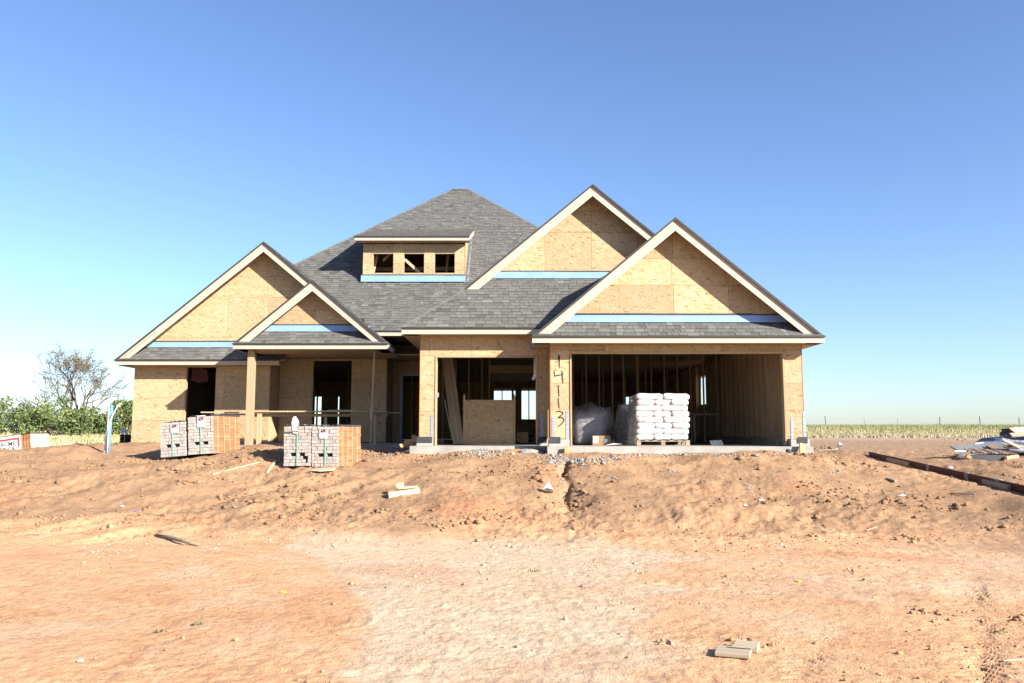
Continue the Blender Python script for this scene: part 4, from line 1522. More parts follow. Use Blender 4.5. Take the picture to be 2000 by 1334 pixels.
# red bag hanging in the wing window
hb = empty("hanging_bag", P(391, 720, 25.3))
tag(hb, "dark red bag hanging from a cord in the wing window", "bag")
q = [(-0.26, 0, -0.38), (-0.24, 0, 0.0), (0.02, 0, 0.03), (0.24, 0, -0.06), (0.29, 0, -0.40), (0.0, 0, -0.44)]
VV = [(x * 0.95, -0.05, z) for x, _, z in q] + [(x * 0.95, 0.07, z * 0.96) for x, _, z in q]
make("bag_body", VV, [tuple(range(5, -1, -1)), tuple(range(6, 12))] + [(i, (i + 1) % 6, (i + 1) % 6 + 6, i + 6) for i in range(6)],
     m_plain("dark_red_cloth", (0.09, 0.014, 0.013), (0.05, 0.008, 0.008), 5, 0.8, 0.4), hb, local=True)
v, f = tube([(0.0, 0, 0.0), (0.015, 0, 0.06), (-0.01, 0, 0.12), (0.02, 0, 0.20)], [0.02, 0.015, 0.018, 0.012], 6)
make("cord", v, f, m_plain("straw_cord", (0.40, 0.32, 0.16)), hb, local=True)

# ------------------------------------------------------------------ inside the garages
def pillow(L, W, H):
    """bulging paper bag with pinched edges"""
    nx, ny = 10, 6
    V, Fc = [], []
    def prof(t):
        return (1 - abs(t) ** 14) ** 0.5
    for s in (1, -1):
        for j in range(ny + 1):
            for i in range(nx + 1):
                a, b = 2 * i / nx - 1, 2 * j / ny - 1
                h = H / 2 * prof(a * 0.985) ** 0.6 * prof(b * 0.985) ** 0.6 * (1 + 0.06 * math.sin(5 * a + 3 * b))
                V.append((a * L / 2 * (1 - 0.02 * b * b), b * W / 2 * (1 - 0.02 * a * a), s * h))
    N = (nx + 1) * (ny + 1)
    for k in range(2):
        for j in range(ny):
            for i in range(nx):
                q = [k * N + j * (nx + 1) + i, k * N + j * (nx + 1) + i + 1, k * N + (j + 1) * (nx + 1) + i + 1, k * N + (j + 1) * (nx + 1) + i]
                Fc.append(tuple(q if k == 0 else q[::-1]))
    rim = [i for i in range(nx + 1)] + [j * (nx + 1) + nx for j in range(1, ny + 1)] + [ny * (nx + 1) + i for i in range(nx - 1, -1, -1)] + [j * (nx + 1) for j in range(ny - 1, 0, -1)]
    for a, b in zip(rim, rim[1:] + rim[:1]):
        Fc.append((a, a + N, b + N, b))
    return V, Fc

def bag_material():
    t = NT("printed_bag_paper")
    tc = t.n("ShaderNodeTexCoord")
    sp = t.n("ShaderNodeSeparateXYZ")
    t.l(tc.outputs["Object"], sp.inputs[0])
    n = t.noise(t.coords(), 9.0, 5, 0.6)
    c = t.ramp(n, [(0.3, (0.62, 0.61, 0.60)), (0.7, (0.74, 0.73, 0.72))])
    red = t.math('MULTIPLY', t.math('GREATER_THAN', sp.outputs[0], 0.145), t.math('LESS_THAN', sp.outputs[0], 0.20))
    c = t.mix(t.math('MULTIPLY', red, 0.45), c, (0.62, 0.22, 0.24))
    t.col(c)
    t.rough(0.55, 0.3)
    t.bump(n, 0.5, 0.02)
    return t.m
BAG = bag_material()
bv, bf = pillow(0.42, 0.40, 0.155)
ME_BAGS = bpy.data.meshes.new("cement_bag"); ME_BAGS.from_pydata(bv, [], bf); ME_BAGS.materials.append(BAG)
bv, bf = pillow(0.64, 0.40, 0.155)
ME_BAGL = bpy.data.meshes.new("cement_bag"); ME_BAGL.from_pydata(bv, [], bf); ME_BAGL.materials.append(BAG)
for me in (ME_BAGS, ME_BAGL):
    me.polygons.foreach_set("use_smooth", [True] * len(me.polygons))

def pallet(name, loc, rotz, W, D, label, group=None):
    root = empty(name, loc, (0, 0, rotz))
    tag(root, label, "pallet", group)
    for y in (0.04, D / 2, D - 0.04):
        for x in (0.05, W / 2, W - 0.05):
            box("block", x - 0.05, x + 0.05, y - 0.04, y + 0.04, 0.016, 0.10, OLDW, root, local=True)
    for k in range(7):
        x = k * (W - 0.09) / 6
        box("deck_board", x, x + 0.09, 0, D, 0.118, 0.134, OLDW, root, local=True)
    for y in (0.0, D / 2 - 0.045, D - 0.09):
        box("stringer_board", 0, W, y, y + 0.09, 0.101, 0.117, OLDW, root, local=True)
        box("stringer_board", 0, W, y, y + 0.09, 0.0, 0.015, OLDW, root, local=True)
    return root
px0 = P(1243, 865, 19.5).x
W_ = 1.26
pallet("wood_pallet", (px0, 19.45, SLAB + 0.001), 0, W_, 1.0, "wooden pallet under the tall sunlit stack of white bags")
lay_h = 0.1375
rg = random.Random(21)
LAYERS = ["bottom", "second", "third", "fourth", "fifth", "sixth", "seventh", "top"]
gname = "bags on the sunlit pallet"
for k in range(8):
    z = SLAB + 0.137 + lay_h * (k + 0.5)
    off = rg.uniform(-0.015, 0.02)
    rows = []
    if k % 2:
        for r_ in range(2):
            rows += [(0.32, 0.22 + 0.42 * r_, 0), (0.95, 0.22 + 0.42 * r_, 0)]
    else:
        for r_ in range(2):
            rows += [(0.21, 0.22 + 0.42 * r_, 1), (0.63, 0.22 + 0.42 * r_, 1), (1.05, 0.22 + 0.42 * r_, 1)]
    for x, y, kind in rows:
        o = bpy.data.objects.new("cement_bag", ME_BAGS if kind else ME_BAGL)
        o.location = (px0 + x + off + rg.uniform(-.012, .012), 19.47 + y + rg.uniform(-.015, .015), z)
        o.rotation_euler = (rg.uniform(-.03, .03), rg.uniform(-.03, .03), rg.uniform(-.04, .04) + (math.pi if rg.random() < .4 else 0))
        COL.objects.link(o)
        n_ = 3 if kind else 2
        i_ = round((x - 0.2) / 0.42) if kind else (0 if x < 0.5 else 2)
        tag(o, "white bag, %s layer of the sunlit stack, %s, %s" % (LAYERS[k], ("doorway side", "far side")[y > 0.4], ("numbered pillar end", "middle", "stud wall end")[i_]), "bag", gname)
WRAP = m_plastic("cloudy_stretch_wrap", (0.50, 0.46, 0.42), 0.75)
def wrinkled(name, pts_low, pts_high, mat, label, cat, seed, n=26, m=14, amp=0.04, parent=None):
    """hanging plastic between a low outline and a high outline"""
    rg = np.random.RandomState(seed)
    V = []
    def along(pts, t):
        t *= len(pts) - 1
        i = min(int(t), len(pts) - 2)
        f = t - i
        return Vector(pts[i]) * (1 - f) + Vector(pts[i + 1]) * f
    for j in range(m + 1):
        for i in range(n + 1):
            a, b = along(pts_low, i / n), along(pts_high, i / n)
            p = a.lerp(b, j / m)
            s = amp * (math.sin(i * 1.7 + 0.8 * math.sin(j * 0.9 + seed)) * 0.6 + rg.uniform(-.5, .5))
            V.append(p + Vector((s * 0.5, -s * 0.6, 0)))
    Fc = [(j * (n + 1) + i, j * (n + 1) + i + 1, (j + 1) * (n + 1) + i + 1, (j + 1) * (n + 1) + i) for j in range(m) for i in range(n)]
    o = make(name, V, Fc, mat, smooth=True)
    return tag(o, label, cat)
zl = SLAB
wrinkled("plastic_wrap", [(px0 - 0.03, 19.46, zl + .02), (px0 - 0.18, 19.75, zl + .01), (px0 - 0.1, 20.5, zl + .01)],
         [(px0 + 0.06, 19.5, zl + 1.25), (px0 - 0.03, 19.8, zl + 1.2), (px0 - 0.03, 20.4, zl + 1.1)], WRAP, "cloudy stretch wrap pulled off the side of the sunlit bag stack", "plastic wrap", 3)
# second, still wrapped bag stack further back
p2 = P(1211, 865, 21.6).x
pallet("wood_pallet", (p2, 21.6, SLAB + .001), 0.0, 0.95, 1.0, "wooden pallet under the shaded wrapped bag stack behind the sunlit one")
for k in range(7):
    for x, y in ((0.25, 0.22), (0.70, 0.22), (0.25, 0.66), (0.70, 0.66)):
        o = bpy.data.objects.new("cement_bag", ME_BAGS)
        o.location = (p2 + x + rg.uniform(-.02, .02), 21.62 + y, SLAB + 0.137 + lay_h * (k + .5) * 0.95)
        o.rotation_euler = (0, 0, rg.uniform(-.05, .05))
        COL.objects.link(o)
        tag(o, "white bag, %s layer of the shaded wrapped stack, %s, %s" % (LAYERS[k] if k < 6 else "top", ("doorway side", "far side")[y > 0.4], ("wrapped end", "stud wall end")[x > 0.5]), "bag", "bags on the shaded pallet")
wrinkled("plastic_wrap", [(p2 + 0.22, 21.5, zl + .01), (p2 - 0.10, 21.55, zl + .01), (p2 - 0.10, 22.7, zl + .01)],
         [(p2 + 0.25, 21.6, zl + .85), (p2 + 0.0, 21.65, zl + 1.0), (p2 + 0.1, 22.5, zl + 1.15)], WRAP, "brownish stretch wrap round the shaded stack of bags", "plastic wrap", 5)
# lumpy bundle under plastic at the left jamb
bl = empty("covered_bundle", (P(1158, 865, 20.6).x, 20.9, SLAB))
tag(bl, "lumpy bundle under pale crumpled plastic just inside the double garage", "bundle")
def lump(name, dims, seed, mat, parent, loc):
    bm = bmesh.new()
    bmesh.ops.create_cube(bm, size=2.0)
    bmesh.ops.subdivide_edges(bm, edges=bm.edges[:], cuts=7, use_grid_fill=True)
    for v in bm.verts:
        d = v.co.normalized()
        v.co = v.co * 0.45 + d * 0.62
        n = float(fbm(np.array([v.co.x * 2.1 + seed]), np.array([v.co.z * 2.3 + v.co.y * 1.7]), 3, seed)[0])
        n2 = float(fbm(np.array([v.co.x * 7 + v.co.y * 3]), np.array([v.co.z * 2.0]), 2, seed + 5)[0])
        v.co = v.co * (1 + 0.30 * n + 0.07 * n2)
        v.co.x *= dims[0]
        v.co.y *= dims[1]
        v.co.z = max(-0.98, v.co.z) * dims[2]
    me = bpy.data.meshes.new(name)
    bm.to_mesh(me)
    bm.free()
    me.materials.append(mat)
    me.polygons.foreach_set("use_smooth", [True] * len(me.polygons))
    o = bpy.data.objects.new(name, me)
    o.location = loc
    o.parent = parent
    COL.objects.link(o)
    return o
lump("contents", (0.40, 0.38, 0.42), 4, m_plain("blue_grey_film", (0.36, 0.38, 0.46), (0.26, 0.27, 0.33), 9, 0.4, 0.8, 0, 0.5, 0.05), bl, (-0.05, 0, 0.42))
lump("plastic_cover", (0.50, 0.46, 0.50), 9, m_plastic("cloudy_cover", (0.46, 0.44, 0.43), 0.40), bl, (0.0, 0.02, 0.50))
cb = empty("cardboard_box", (P(1177, 865, 20.0).x, 20.05, SLAB))
tag(cb, "brown cardboard box with white labels on the garage floor", "box")
CARD = m_plain("cardboard", (0.34, 0.20, 0.10), (0.28, 0.16, 0.08), 4, 0.8)
c1 = box("carton", -0.24, 0.20, 0, 0.3, 0.002, 0.24, CARD, cb, local=True)
box("shipping_label", -0.22, -0.10, -0.003, -0.0005, 0.06, 0.22, WHITEP, c1)
box("shipping_label", 0.04, 0.13, -0.003, -0.0005, 0.06, 0.16, m_plain("blue_label", (0.25, 0.42, 0.60)), c1)
o = make("litter_scrap", [(P(u, v, 19.6).x, 19.5 + q, SLAB + 0.012 + z) for u, v, q, z in ((1182, 862, 0, 0), (1215, 862, 0.02, .03), (1225, 861, .25, .01), (1200, 860, .3, .05), (1185, 860, .2, .01))], [(0, 1, 2, 3, 4)], WHITEP)
tag(o, "crumpled white scrap lying in front of the cardboard box", "scrap")

# box of sheathing standing in the single garage
oc = empty("sheathing_crate", (-0.4, 20.5, SLAB))
tag(oc, "chest high box of bare sheathing boards standing in the single garage", "crate")
YC = 21.5
cx0, cx1 = P(906, 780, YC).x, P(1003, 780, YC).x
zt_ = P(950, 781, YC).z
zm_ = P(950, 817, YC).z
box("panel", cx0 + .03, cx1 - .002, YC, YC + .012, zm_ + .002, zt_, OSB, oc)
box("panel", cx0 + .03, cx1 - .002, YC, YC + .012, SLAB + .001, zm_ - .002, OSB, oc)
zp_ = P(950, 770, YC).z
box("cleat", cx0 + .03, cx1 - .002, YC + .013, YC + .04, zm_ - .04, zm_ + .04, LUM['X'], oc)  # added behind the panel joint to stop sky showing through
box("corner_post", cx0 - .005, cx0 + .028, YC - .005, YC + .08, SLAB + .001, zp_, LUM['Z'], oc)
box("corner_post", cx1, cx1 + .034, YC - .005, YC + .08, SLAB + .001, zp_, LUM['Z'], oc)
box("panel", cx1 + .036, cx1 + .048, YC + .01, YC + 1.1, SLAB + .001, zp_ - .05, OSB, oc)
box("panel", cx0 - .02, cx0 - .007, YC + .01, YC + 1.1, SLAB + .001, zp_ - .05, OSB, oc)
# boards leaning in the single garage
for k, (ub, ut) in enumerate(((889, 866), (893, 871), (897, 876), (902, 880))):
    a, b = P(ub, 865, 21.35 + 0.03 * k), P(ut, 697, 22.3 + 0.03 * k)
    a.z = SLAB + 0.02
    bd = board("leaning_board", a, b, 0.11, 0.03, OLDW, up=(0.2, -1, 0.3))
    tag(bd, "long grey board leaning inside the single garage, %s from the left jamb" % ("first", "second", "third", "fourth")[k], "board", "boards leaning in the garage")
a, b = P(868, 780, 21.2), P(886, 866, 21.2)
rod("cable", [a, (a + b) / 2 + Vector((0, 0, -.03)), Vector((b.x, b.y, SLAB + .01))], 0.008, PALESTRAP, "thin pale cable slanting down beside the leaning boards", "cable", 5)
# roll-up door track end
rod("door_track", [P(1045, 698, 20.0), P(1045, 730, 20.0), P(1043, 738, 20.0), P(1040, 741, 20.0)], 0.034, PVC, "white plastic roll hanging at the top of the single garage opening", "roll", 8)
gb = empty("garage_clutter", (P(1030, 860, 22).x, 22.0, SLAB))
tag(gb, "dark low carton beside the sheathing box in the single garage", "carton")
box("carton", -0.28, 0.02, 0, 0.4, 0.001, 0.33, CARD, gb, local=True)
rod("hose_coil", [Vector((0.35 + 0.3 * math.cos(t), 22.1 + 0.12 * math.sin(t), SLAB + 0.16 + 0.14 * math.sin(t * 1.0))) for t in np.linspace(0, 6.2, 24)], 0.028, DRIP, "black hose coil on the floor of the single garage", "hose")
sh = empty("work_table", (P(1385, 800, 26.0).x, 26.3, SLAB))
tag(sh, "pale work table on thin legs deep inside the double garage", "table")
box("table_top", -0.5, 0.5, -0.25, 0.25, 0.88, 0.92, PVC, sh, local=True)
for x in (-0.46, 0.46):
    for y in (-0.21, 0.21):
        box("leg", x - .025, x + .025, y - .025, y + .025, 0, 0.879, PVC, sh, local=True)
o = box("drywall_scrap", 5.35, 6.4, 19.5, 20.3, SLAB + .002, SLAB + .016, m_plain("grey_board", (0.30, 0.32, 0.36)), None)
tag(o, "flat grey board scrap on the floor along the stud wall", "board")
o = make("paper_scrap", [(4.9, 20.2, SLAB + .003), (5.2, 20.15, SLAB + .003), (5.2, 20.35, SLAB + .13), (4.92, 20.4, SLAB + .12)], [(0, 1, 2, 3)], WHITEP)
tag(o, "small white printed paper lying by the stud wall", "paper")

# ------------------------------------------------------------------ loose ground: clods, rubble, crumbs
ICO_V, ICO_F = None, None
def _ico():
    global ICO_V, ICO_F
    bm = bmesh.new()
    bmesh.ops.create_icosphere(bm, subdivisions=1, radius=1.0)
    bm.verts.ensure_lookup_table()
    ICO_V = np.array([v.co[:] for v in bm.verts])
    ICO_F = np.array([[v.index for v in f.verts] for f in bm.faces])
    bm.free()
_ico()

def lumps(name, xs, ys, sizes, mat, tint=None, flat=0.7, seed=0, sink=0.25):
    rg = np.random.RandomState(seed)
    n = len(xs)
    zs = ground_z(xs, ys)
    nv = len(ICO_V)
    r = 1 + rg.uniform(-0.38, 0.38, (n, nv))
    v = ICO_V[None] * r[..., None]
    a = rg.uniform(0, 6.28, n)
    c, s = np.cos(a)[:, None], np.sin(a)[:, None]
    sx = rg.uniform(0.7, 1.4, n)[:, None]
    x = v[..., 0] * sx
    y = v[..., 1]
    z = v[..., 2] * rg.uniform(flat * 0.7, flat * 1.2, n)[:, None]
    X = (x * c - y * s) * sizes[:, None] + xs[:, None]
    Y = (x * s + y * c) * sizes[:, None] + ys[:, None]
    Z = z * sizes[:, None] + (zs + sizes * flat * (0.55 - sink))[:, None]
    co = np.stack([X, Y, Z], -1).reshape(-1, 3)
    f = (ICO_F[None] + (np.arange(n) * nv)[:, None, None]).reshape(-1, 3)
    sh = None
    if tint is not None:
        sh = np.repeat(tint, nv, 0)
    return soup(name, co, f, mat, sh)

rs = np.random.RandomState(5)
n = 60000
x = rs.uniform(-15, 13, n)
y = rs.uniform(11.3, 21.0, n)
dens = sstep(11.3, 13.6, y) * (0.10 + 1.3 * sstep(0.02, 0.42, fbm(x * 0.6, y * 0.6, 3, 41) + 0.35 * fbm(x * 2.2, y * 2.2, 2, 77)))
dens *= 1 - 0.75 * sstep(6, 9, x)
dens *= np.where((y > 18.3) & (x > 0.5) & (x < 7.2), 0, 1) * np.where((y > 19.2) & (x > -2.6) & (x < 0.8), 0, 1)
dens += 0.9 * np.exp(-(((x - 1.1) / 0.5) ** 2 + ((y - 14.8) / 0.7) ** 2)) + 0.5 * np.exp(-(((x + 0.6) / 1.2) ** 2 + ((y - 13.9) / 0.5) ** 2))
keep = rs.uniform(0, 1, n) < dens * 0.48
x, y = x[keep], y[keep]
sz = np.clip(0.0135 * np.exp(rs.normal(0, 0.6, len(x))), 0.006, 0.075)
# fine grit and a few clods on the driven foreground
n2 = 34000
x2, y2 = rs.uniform(-9, 10, n2), rs.uniform(4.0, 12.5, n2) 
k2 = rs.uniform(0, 1, n2) < 0.06 + 0.6 * sstep(0.08, 0.4, fbm(x2 * 0.8, y2 * 0.8, 3, 201))
x2, y2 = x2[k2], y2[k2]
s2 = np.clip(0.0055 * np.exp(rs.normal(0, 0.6, len(x2))), 0.003, 0.03)
big = [(930, 1020, .07), (880, 1030, .06), (905, 1015, .05), (960, 1012, .06), (1000, 1015, .05), (845, 1025, .05), (1130, 960, .07), (1120, 985, .06), (1090, 990, .05), (1145, 945, .05),
       (740, 1000, .06), (640, 930, .05), (360, 945, .06), (330, 920, .07), (420, 935, .06), (700, 900, .05), (1790, 1195, .035), (1835, 1200, .03), (1655, 1115, .03), (1300, 1255, .03), (1445, 1255, .035),
       (1510, 1262, .03), (1990, 1210, .04), (1590, 1050, .05), (1800, 1055, .05), (1780, 1050, .045), (1930, 1035, .05), (1740, 980, .05), (1600, 875, .09), (1612, 877, .07), (1858, 856, .10), (1888, 856, .12), (1855, 857, .12)]
bx, by, bs = [], [], []
for u, v, s in big:
    for _ in range(9):
        g = gnd(u + rs.normal(0, 11), v + rs.normal(0, 3))
        bx.append(g.x); by.append(g.y); bs.append(s * rs.uniform(0.25, 0.9))
x, y, sz = np.concatenate([x, x2, bx]), np.concatenate([y, y2, by]), np.concatenate([sz, s2, bs])
tn = dirt_tint(x, y) * rs.uniform(0.62, 1.02, (len(x), 1))
stuff(lumps("dirt_clods", x, y, sz, DIRT, tn, 0.75, 9), "loose clods and crumbs of brown soil over the bank", "soil")

def cluster(spots, seed, smin, smax):
    rg = np.random.RandomState(seed)
    xs, ys, ss = [], [], []
    for u, v, du, dv, n in spots:
        for _ in range(n):
            g = gnd(u + rg.normal(0, du), v + rg.normal(0, dv))
            xs.append(g.x); ys.append(g.y); ss.append(rg.uniform(smin, smax) * (2.0 if rg.rand() < 0.08 else 1))
    return np.array(xs), np.array(ys), np.array(ss)
RUBBLE = m_plain("rubble_concrete", (0.38, 0.365, 0.335), (0.22, 0.21, 0.195), 14, 0.9, 0.5)
xs_, ys_, ss_ = cluster([(950, 886, 22, 4, 190), (935, 881, 12, 2, 60), (1130, 901, 36, 3, 200), (1085, 897, 14, 5, 90), (1190, 897, 30, 3, 90), (1060, 885, 12, 2, 40), (1300, 889, 60, 1.0, 90), (1430, 890, 60, 1.0, 90),
                         (760, 885, 20, 5, 40), (735, 892, 14, 5, 30), (1600, 878, 18, 3, 50), (800, 880, 16, 3, 40), (1310, 922, 8, 2, 26), (1628, 922, 12, 2, 22), (1095, 935, 4, 12, 20)], 31, 0.008, 0.026)
stuff(lumps("concrete_rubble", xs_, ys_, ss_, RUBBLE, None, 0.7, 33), "broken concrete crumbs spilled along the foundation", "rubble")
xs_, ys_, ss_ = cluster([(215, 1078, 35, 6, 34), (410, 1072, 12, 5, 12), (470, 1045, 40, 10, 16), (345, 1060, 8, 3, 8), (530, 1055, 12, 4, 14), (880, 1090, 60, 14, 18), (460, 1040, 60, 8, 18), (610, 925, 30, 4, 14), (1010, 955, 120, 30, 22), (1560, 960, 160, 40, 26)], 35, 0.004, 0.010)
stuff(lumps("gypsum_crumbs", xs_, ys_, ss_, WHITEP, None, 0.5, 37), "small white gypsum crumbs scattered on the sandy ground", "crumbs")

# ------------------------------------------------------------------ single things lying about
def lying(name, u0, v0, u1, v1, w, t, mat, label, cat, lift=0.0, group=None, tilt=0.0):
    a, b = gnd(u0, v0), gnd(u1, v1)
    up = Vector((tilt, -0.15, 1))
    za, zb = gz(a.x, a.y), gz(b.x, b.y)
    a.z, b.z = za + t * 0.45 + lift, zb + t * 0.45 + lift
    mid = (a + b) / 2
    zm = gz(mid.x, mid.y) + t * 0.3
    if zm > mid.z:
        a.z += zm - mid.z
        b.z += zm - mid.z
    return tag(board(name, a, b, w, t, mat, up=up), label, cat, group)

# block with offcuts on the bank
w1 = lying("timber_block", 758, 972, 819, 962, 0.14, 0.10, PALEW, "thick weathered timber block on the dirt bank with offcuts on top", "timber block")
p = Vector(w1.location)
tag(board("wood_offcut", p + Vector((-0.10, -0.02, 0.075)), p + Vector((0.24, 0.03, 0.105)), 0.09, 0.038, PALEW), "short board offcut lying across the weathered timber block", "offcut")
tag(board("wood_offcut", p + Vector((-0.15, 0.0, 0.115)), p + Vector((0.0, 0.02, 0.13)), 0.10, 0.09, PALEW, up=(0, -.3, 1)), "small cube of lumber perched on top of the timber block", "offcut")
# the two blocks in the foreground
g = gnd(1438, 1281)
g.z = gz(g.x, g.y)
tag(board("wood_block", g + Vector((-0.13, 0.05, 0.022)), g + Vector((0.095, -0.035, 0.022)), 0.21, 0.032, PALEW), "flat pale wood block lying on the sand beside a split offcut", "wood block")
g2 = g + Vector((0.125, 0.16, 0.0))
tag(board("wood_block", g2 + Vector((-0.085, 0.035, 0.026)), g2 + Vector((0.075, -0.035, 0.022)), 0.15, 0.045, PALEW), "split orange edged wood offcut lying on the sand beside a flat pale block", "wood block")
tag(board("wood_sliver", g + Vector((-0.02, 0.05, 0.052)), g + Vector((0.13, 0.005, 0.050)), 0.022, 0.014, PALEW), "thin pale sliver lying on top of the flat wood block", "wood sliver")
lying("wood_strip", 414, 928, 506, 904, 0.045, 0.03, PALEW, "long thin pale batten lying on the bank left of the tagged brick pack", "batten")
lying("wood_strip", 522, 924, 538, 902, 0.06, 0.03, PALEW, "short pale batten pointing at the brick pack with hanging paper", "batten")
g = gnd(628, 924)
pl = make("plywood_scrap", [g + Vector(v) for v in ((-.30, 0.0, .05), (-0.02, -0.12, .035), (.26, -0.06, .05), (.27, .12, .09), (-.02, .14, .085), (-.30, 0.0, .062), (-0.02, -0.12, .047), (.26, -0.06, .062), (.27, .12, .102), (-.02, .14, .097))],
          [(4, 3, 2, 1, 0), (5, 6, 7, 8, 9)] + [(i, (i + 1) % 5, (i + 1) % 5 + 5, i + 5) for i in range(5)], PALEW)
tag(pl, "tan cardboard like plywood scrap lying below the tagged brick pack", "plywood")
a, b = gnd(304, 1048), gnd(388, 1067)
m_ = (a + b) / 2
dx = (b - a)
rod("driftwood_stick", [a + Vector((0, 0, .02)), a + dx * 0.3 + Vector((0, .02, .03)), a + dx * 0.6 + Vector((0, -.02, .03)), b + Vector((0, 0, .02))], [0.022, 0.028, 0.026, 0.024], OLDW, "bare brown stick lying on the sand left of the track", "stick")
lying("plastic_strip", 250, 1004, 272, 997, 0.03, 0.012, m_plain("purple_plastic", (0.24, 0.17, 0.30)), "short purple grey plastic strip lying on the bank", "plastic strip")
lying("wood_strip", 45, 1045, 96, 1042, 0.03, 0.015, PALEW, "pale splinter of batten lying on the sand below the maker's sign", "batten")
lying("metal_strip", 1185, 928, 1206, 936, 0.035, 0.01, STEEL, "small blue grey metal strip on the slope right of the gully", "metal strip")
lying("metal_strip", 1455, 947, 1470, 954, 0.03, 0.012, STEEL, "short grey metal strip on the slope below the double garage", "metal strip")
lying("wood_splinter", 1692, 1038, 1712, 1030, 0.03, 0.012, PALEW, "small pale splinter on the sand below the steel lintel", "splinter")
lying("grey_batten", 1855, 964, 1905, 966, 0.03, 0.015, OLDW, "thin grey batten lying flat below the steel lintel", "batten")
lying("wood_splinter", 1960, 1296, 1998, 1290, 0.012, 0.006, PALEW, "straw thin stick lying on the sand right of the wood blocks", "stick")
lying("dark_chunk", 1733, 937, 1750, 943, 0.07, 0.05, OLDW, "dark wood chunk lying on the slope below the steel lintel", "wood chunk")
def scrap(name, u, v, s, mat, label, cat, seed, tall=0.25):
    g = gnd(u, v)
    rg = random.Random(seed)
    n = 7
    V = [g + Vector((s * math.cos(2 * math.pi * i / n) * rg.uniform(.6, 1.2), s * .7 * math.sin(2 * math.pi * i / n) * rg.uniform(.6, 1.2), rg.uniform(0.0, s * tall) + 0.008)) for i in range(n)]
    V.append(g + Vector((0, 0, s * tall * 1.6 + 0.012)))
    V2 = [v_ - Vector((0, 0, 0.004)) for v_ in V]
    k = len(V)
    Fc = [(i, (i + 1) % n, n) for i in range(n)] + [(k + (i + 1) % n, k + i, k + n) for i in range(n)] + [((i + 1) % n, i, i + k, (i + 1) % n + k) for i in range(n)]
    return tag(make(name, V + V2, Fc, mat), label, cat)
YEL = m_plain("yellow_plastic", (0.62, 0.48, 0.05), (0.56, 0.42, 0.04), 8, 0.5)
scrap("yellow_wrapper", 553, 1158, 0.055, YEL, "square yellow wrapper lying flat on the sand below the stick", "wrapper", 1, 0.08)
scrap("yellow_wrapper", 1559, 1136, 0.045, YEL, "narrow yellow scrap lying on the sand below the garage slope", "wrapper", 2, 0.06)
scrap("white_wrapper", 1072, 966, 0.12, WHITEP, "crumpled white plastic bag caught beside the gully", "plastic bag", 3, 1.2)
scrap("white_wrapper", 157, 1292, 0.035, WHITEP, "small white paper scrap on the sand at the very front", "paper", 4, 0.1)
scrap("white_wrapper", 1487, 979, 0.06, WHITEP, "white bottle like scrap on the slope below the double garage", "scrap", 5, .4)
scrap("white_wrapper", 1763, 971, 0.07, WHITEP, "white tube with green cap lying on the brown slope", "scrap", 6, .4)
scrap("white_wrapper", 1639, 877, 0.18, WHITEP, "white plastic bag beside a batten at the house corner", "plastic bag", 7, 0.9)
scrap("white_wrapper", 1528, 1065, 0.035, WHITEP, "tiny white paper scrap where the slope meets the sand", "paper", 8, .3)
scrap("white_wrapper", 1457, 989, 0.04, WHITEP, "tiny white cup on the slope left of the bottle like scrap", "scrap", 9, .5)
scrap("white_wrapper", 1858, 916, 0.07, WHITEP, "white plastic scrap lying beside the steel lintel", "scrap", 10, .5)
scrap("white_wrapper", 1440, 1254, 0.018, WHITEP, "white pebble like scrap behind the flat wood block", "scrap", 11, .5)
scrap("white_wrapper", 238, 991, 0.05, WHITEP, "white and red paper scrap on the bank left of the purple strip", "paper", 12, .4)
lying("pale_batten", 1600, 881, 1636, 880, 0.06, 0.03, PALEW, "pale batten lying in rubble at the right house corner", "batten")
# chunks of concrete at the doors
def chunk(u, v, dims, label, seed, mat=RUBBLE):
    g = gnd(u, v)
    bm = bmesh.new()
    bmesh.ops.create_icosphere(bm, subdivisions=2, radius=1.0)
    rg = random.Random(seed)
    for vv in bm.verts:
        q = rg.uniform(0.8, 1.15)
        vv.co = Vector((vv.co.x * dims[0] * q, vv.co.y * dims[1] * q, vv.co.z * dims[2] * q))
    me = bpy.data.meshes.new("concrete_chunk")
    bm.to_mesh(me)
    bm.free()
    me.materials.append(mat)
    o = bpy.data.objects.new("concrete_chunk", me)
    o.location = g + Vector((0, 0, dims[2] * 0.4))
    COL.objects.link(o)
    return tag(o, label, "concrete")
chunk(1031, 885, (0.23, 0.10, 0.07), "long rounded lump of spilled concrete before the single garage", 1)
chunk(1540, 884, (0.07, 0.05, 0.06), "dark stone leaning at the right end of the garage slab", 2, FELT)
chunk(772, 882, (0.08, 0.06, 0.05), "grey concrete lump on the dirt below the entry", 3)
# form stakes driven in front of the slab
for (u, v0, v1, lab) in ((1107.5, 893, 872, "short orange wood stake driven at the foot of the numbered pillar"), (1566.5, 885, 866, "short orange wood stake at the right end of the garage slab")):
    a, b = P(u, v0, 18.38), P(u - 1, v1, 18.44)
    tag(board("form_stake", a, b, 0.11, 0.04, ORNW, up=(0.2, -1, 0.1)), lab, "stake")
# boards tumbled by the entry
for (u0, v0, u1, v1, Y0, Y1, lab) in ((781, 871.5, 806, 866, 20.0, 20.2, "short orange board lying in the dark hole below the entry"),
                                      (807, 851, 817.5, 859, 20.2, 19.75, "bright board end poking up beside the single garage pillar"),
                                      (790, 864, 816, 858.5, 20.6, 20.4, "dull board sloping behind the orange one below the entry")):
    tag(board("scrap_board", P(u0, v0, Y0), P(u1, v1, Y1), 0.10, 0.04, ORNW, up=(0.2, -1, 0.6)), lab, "board")

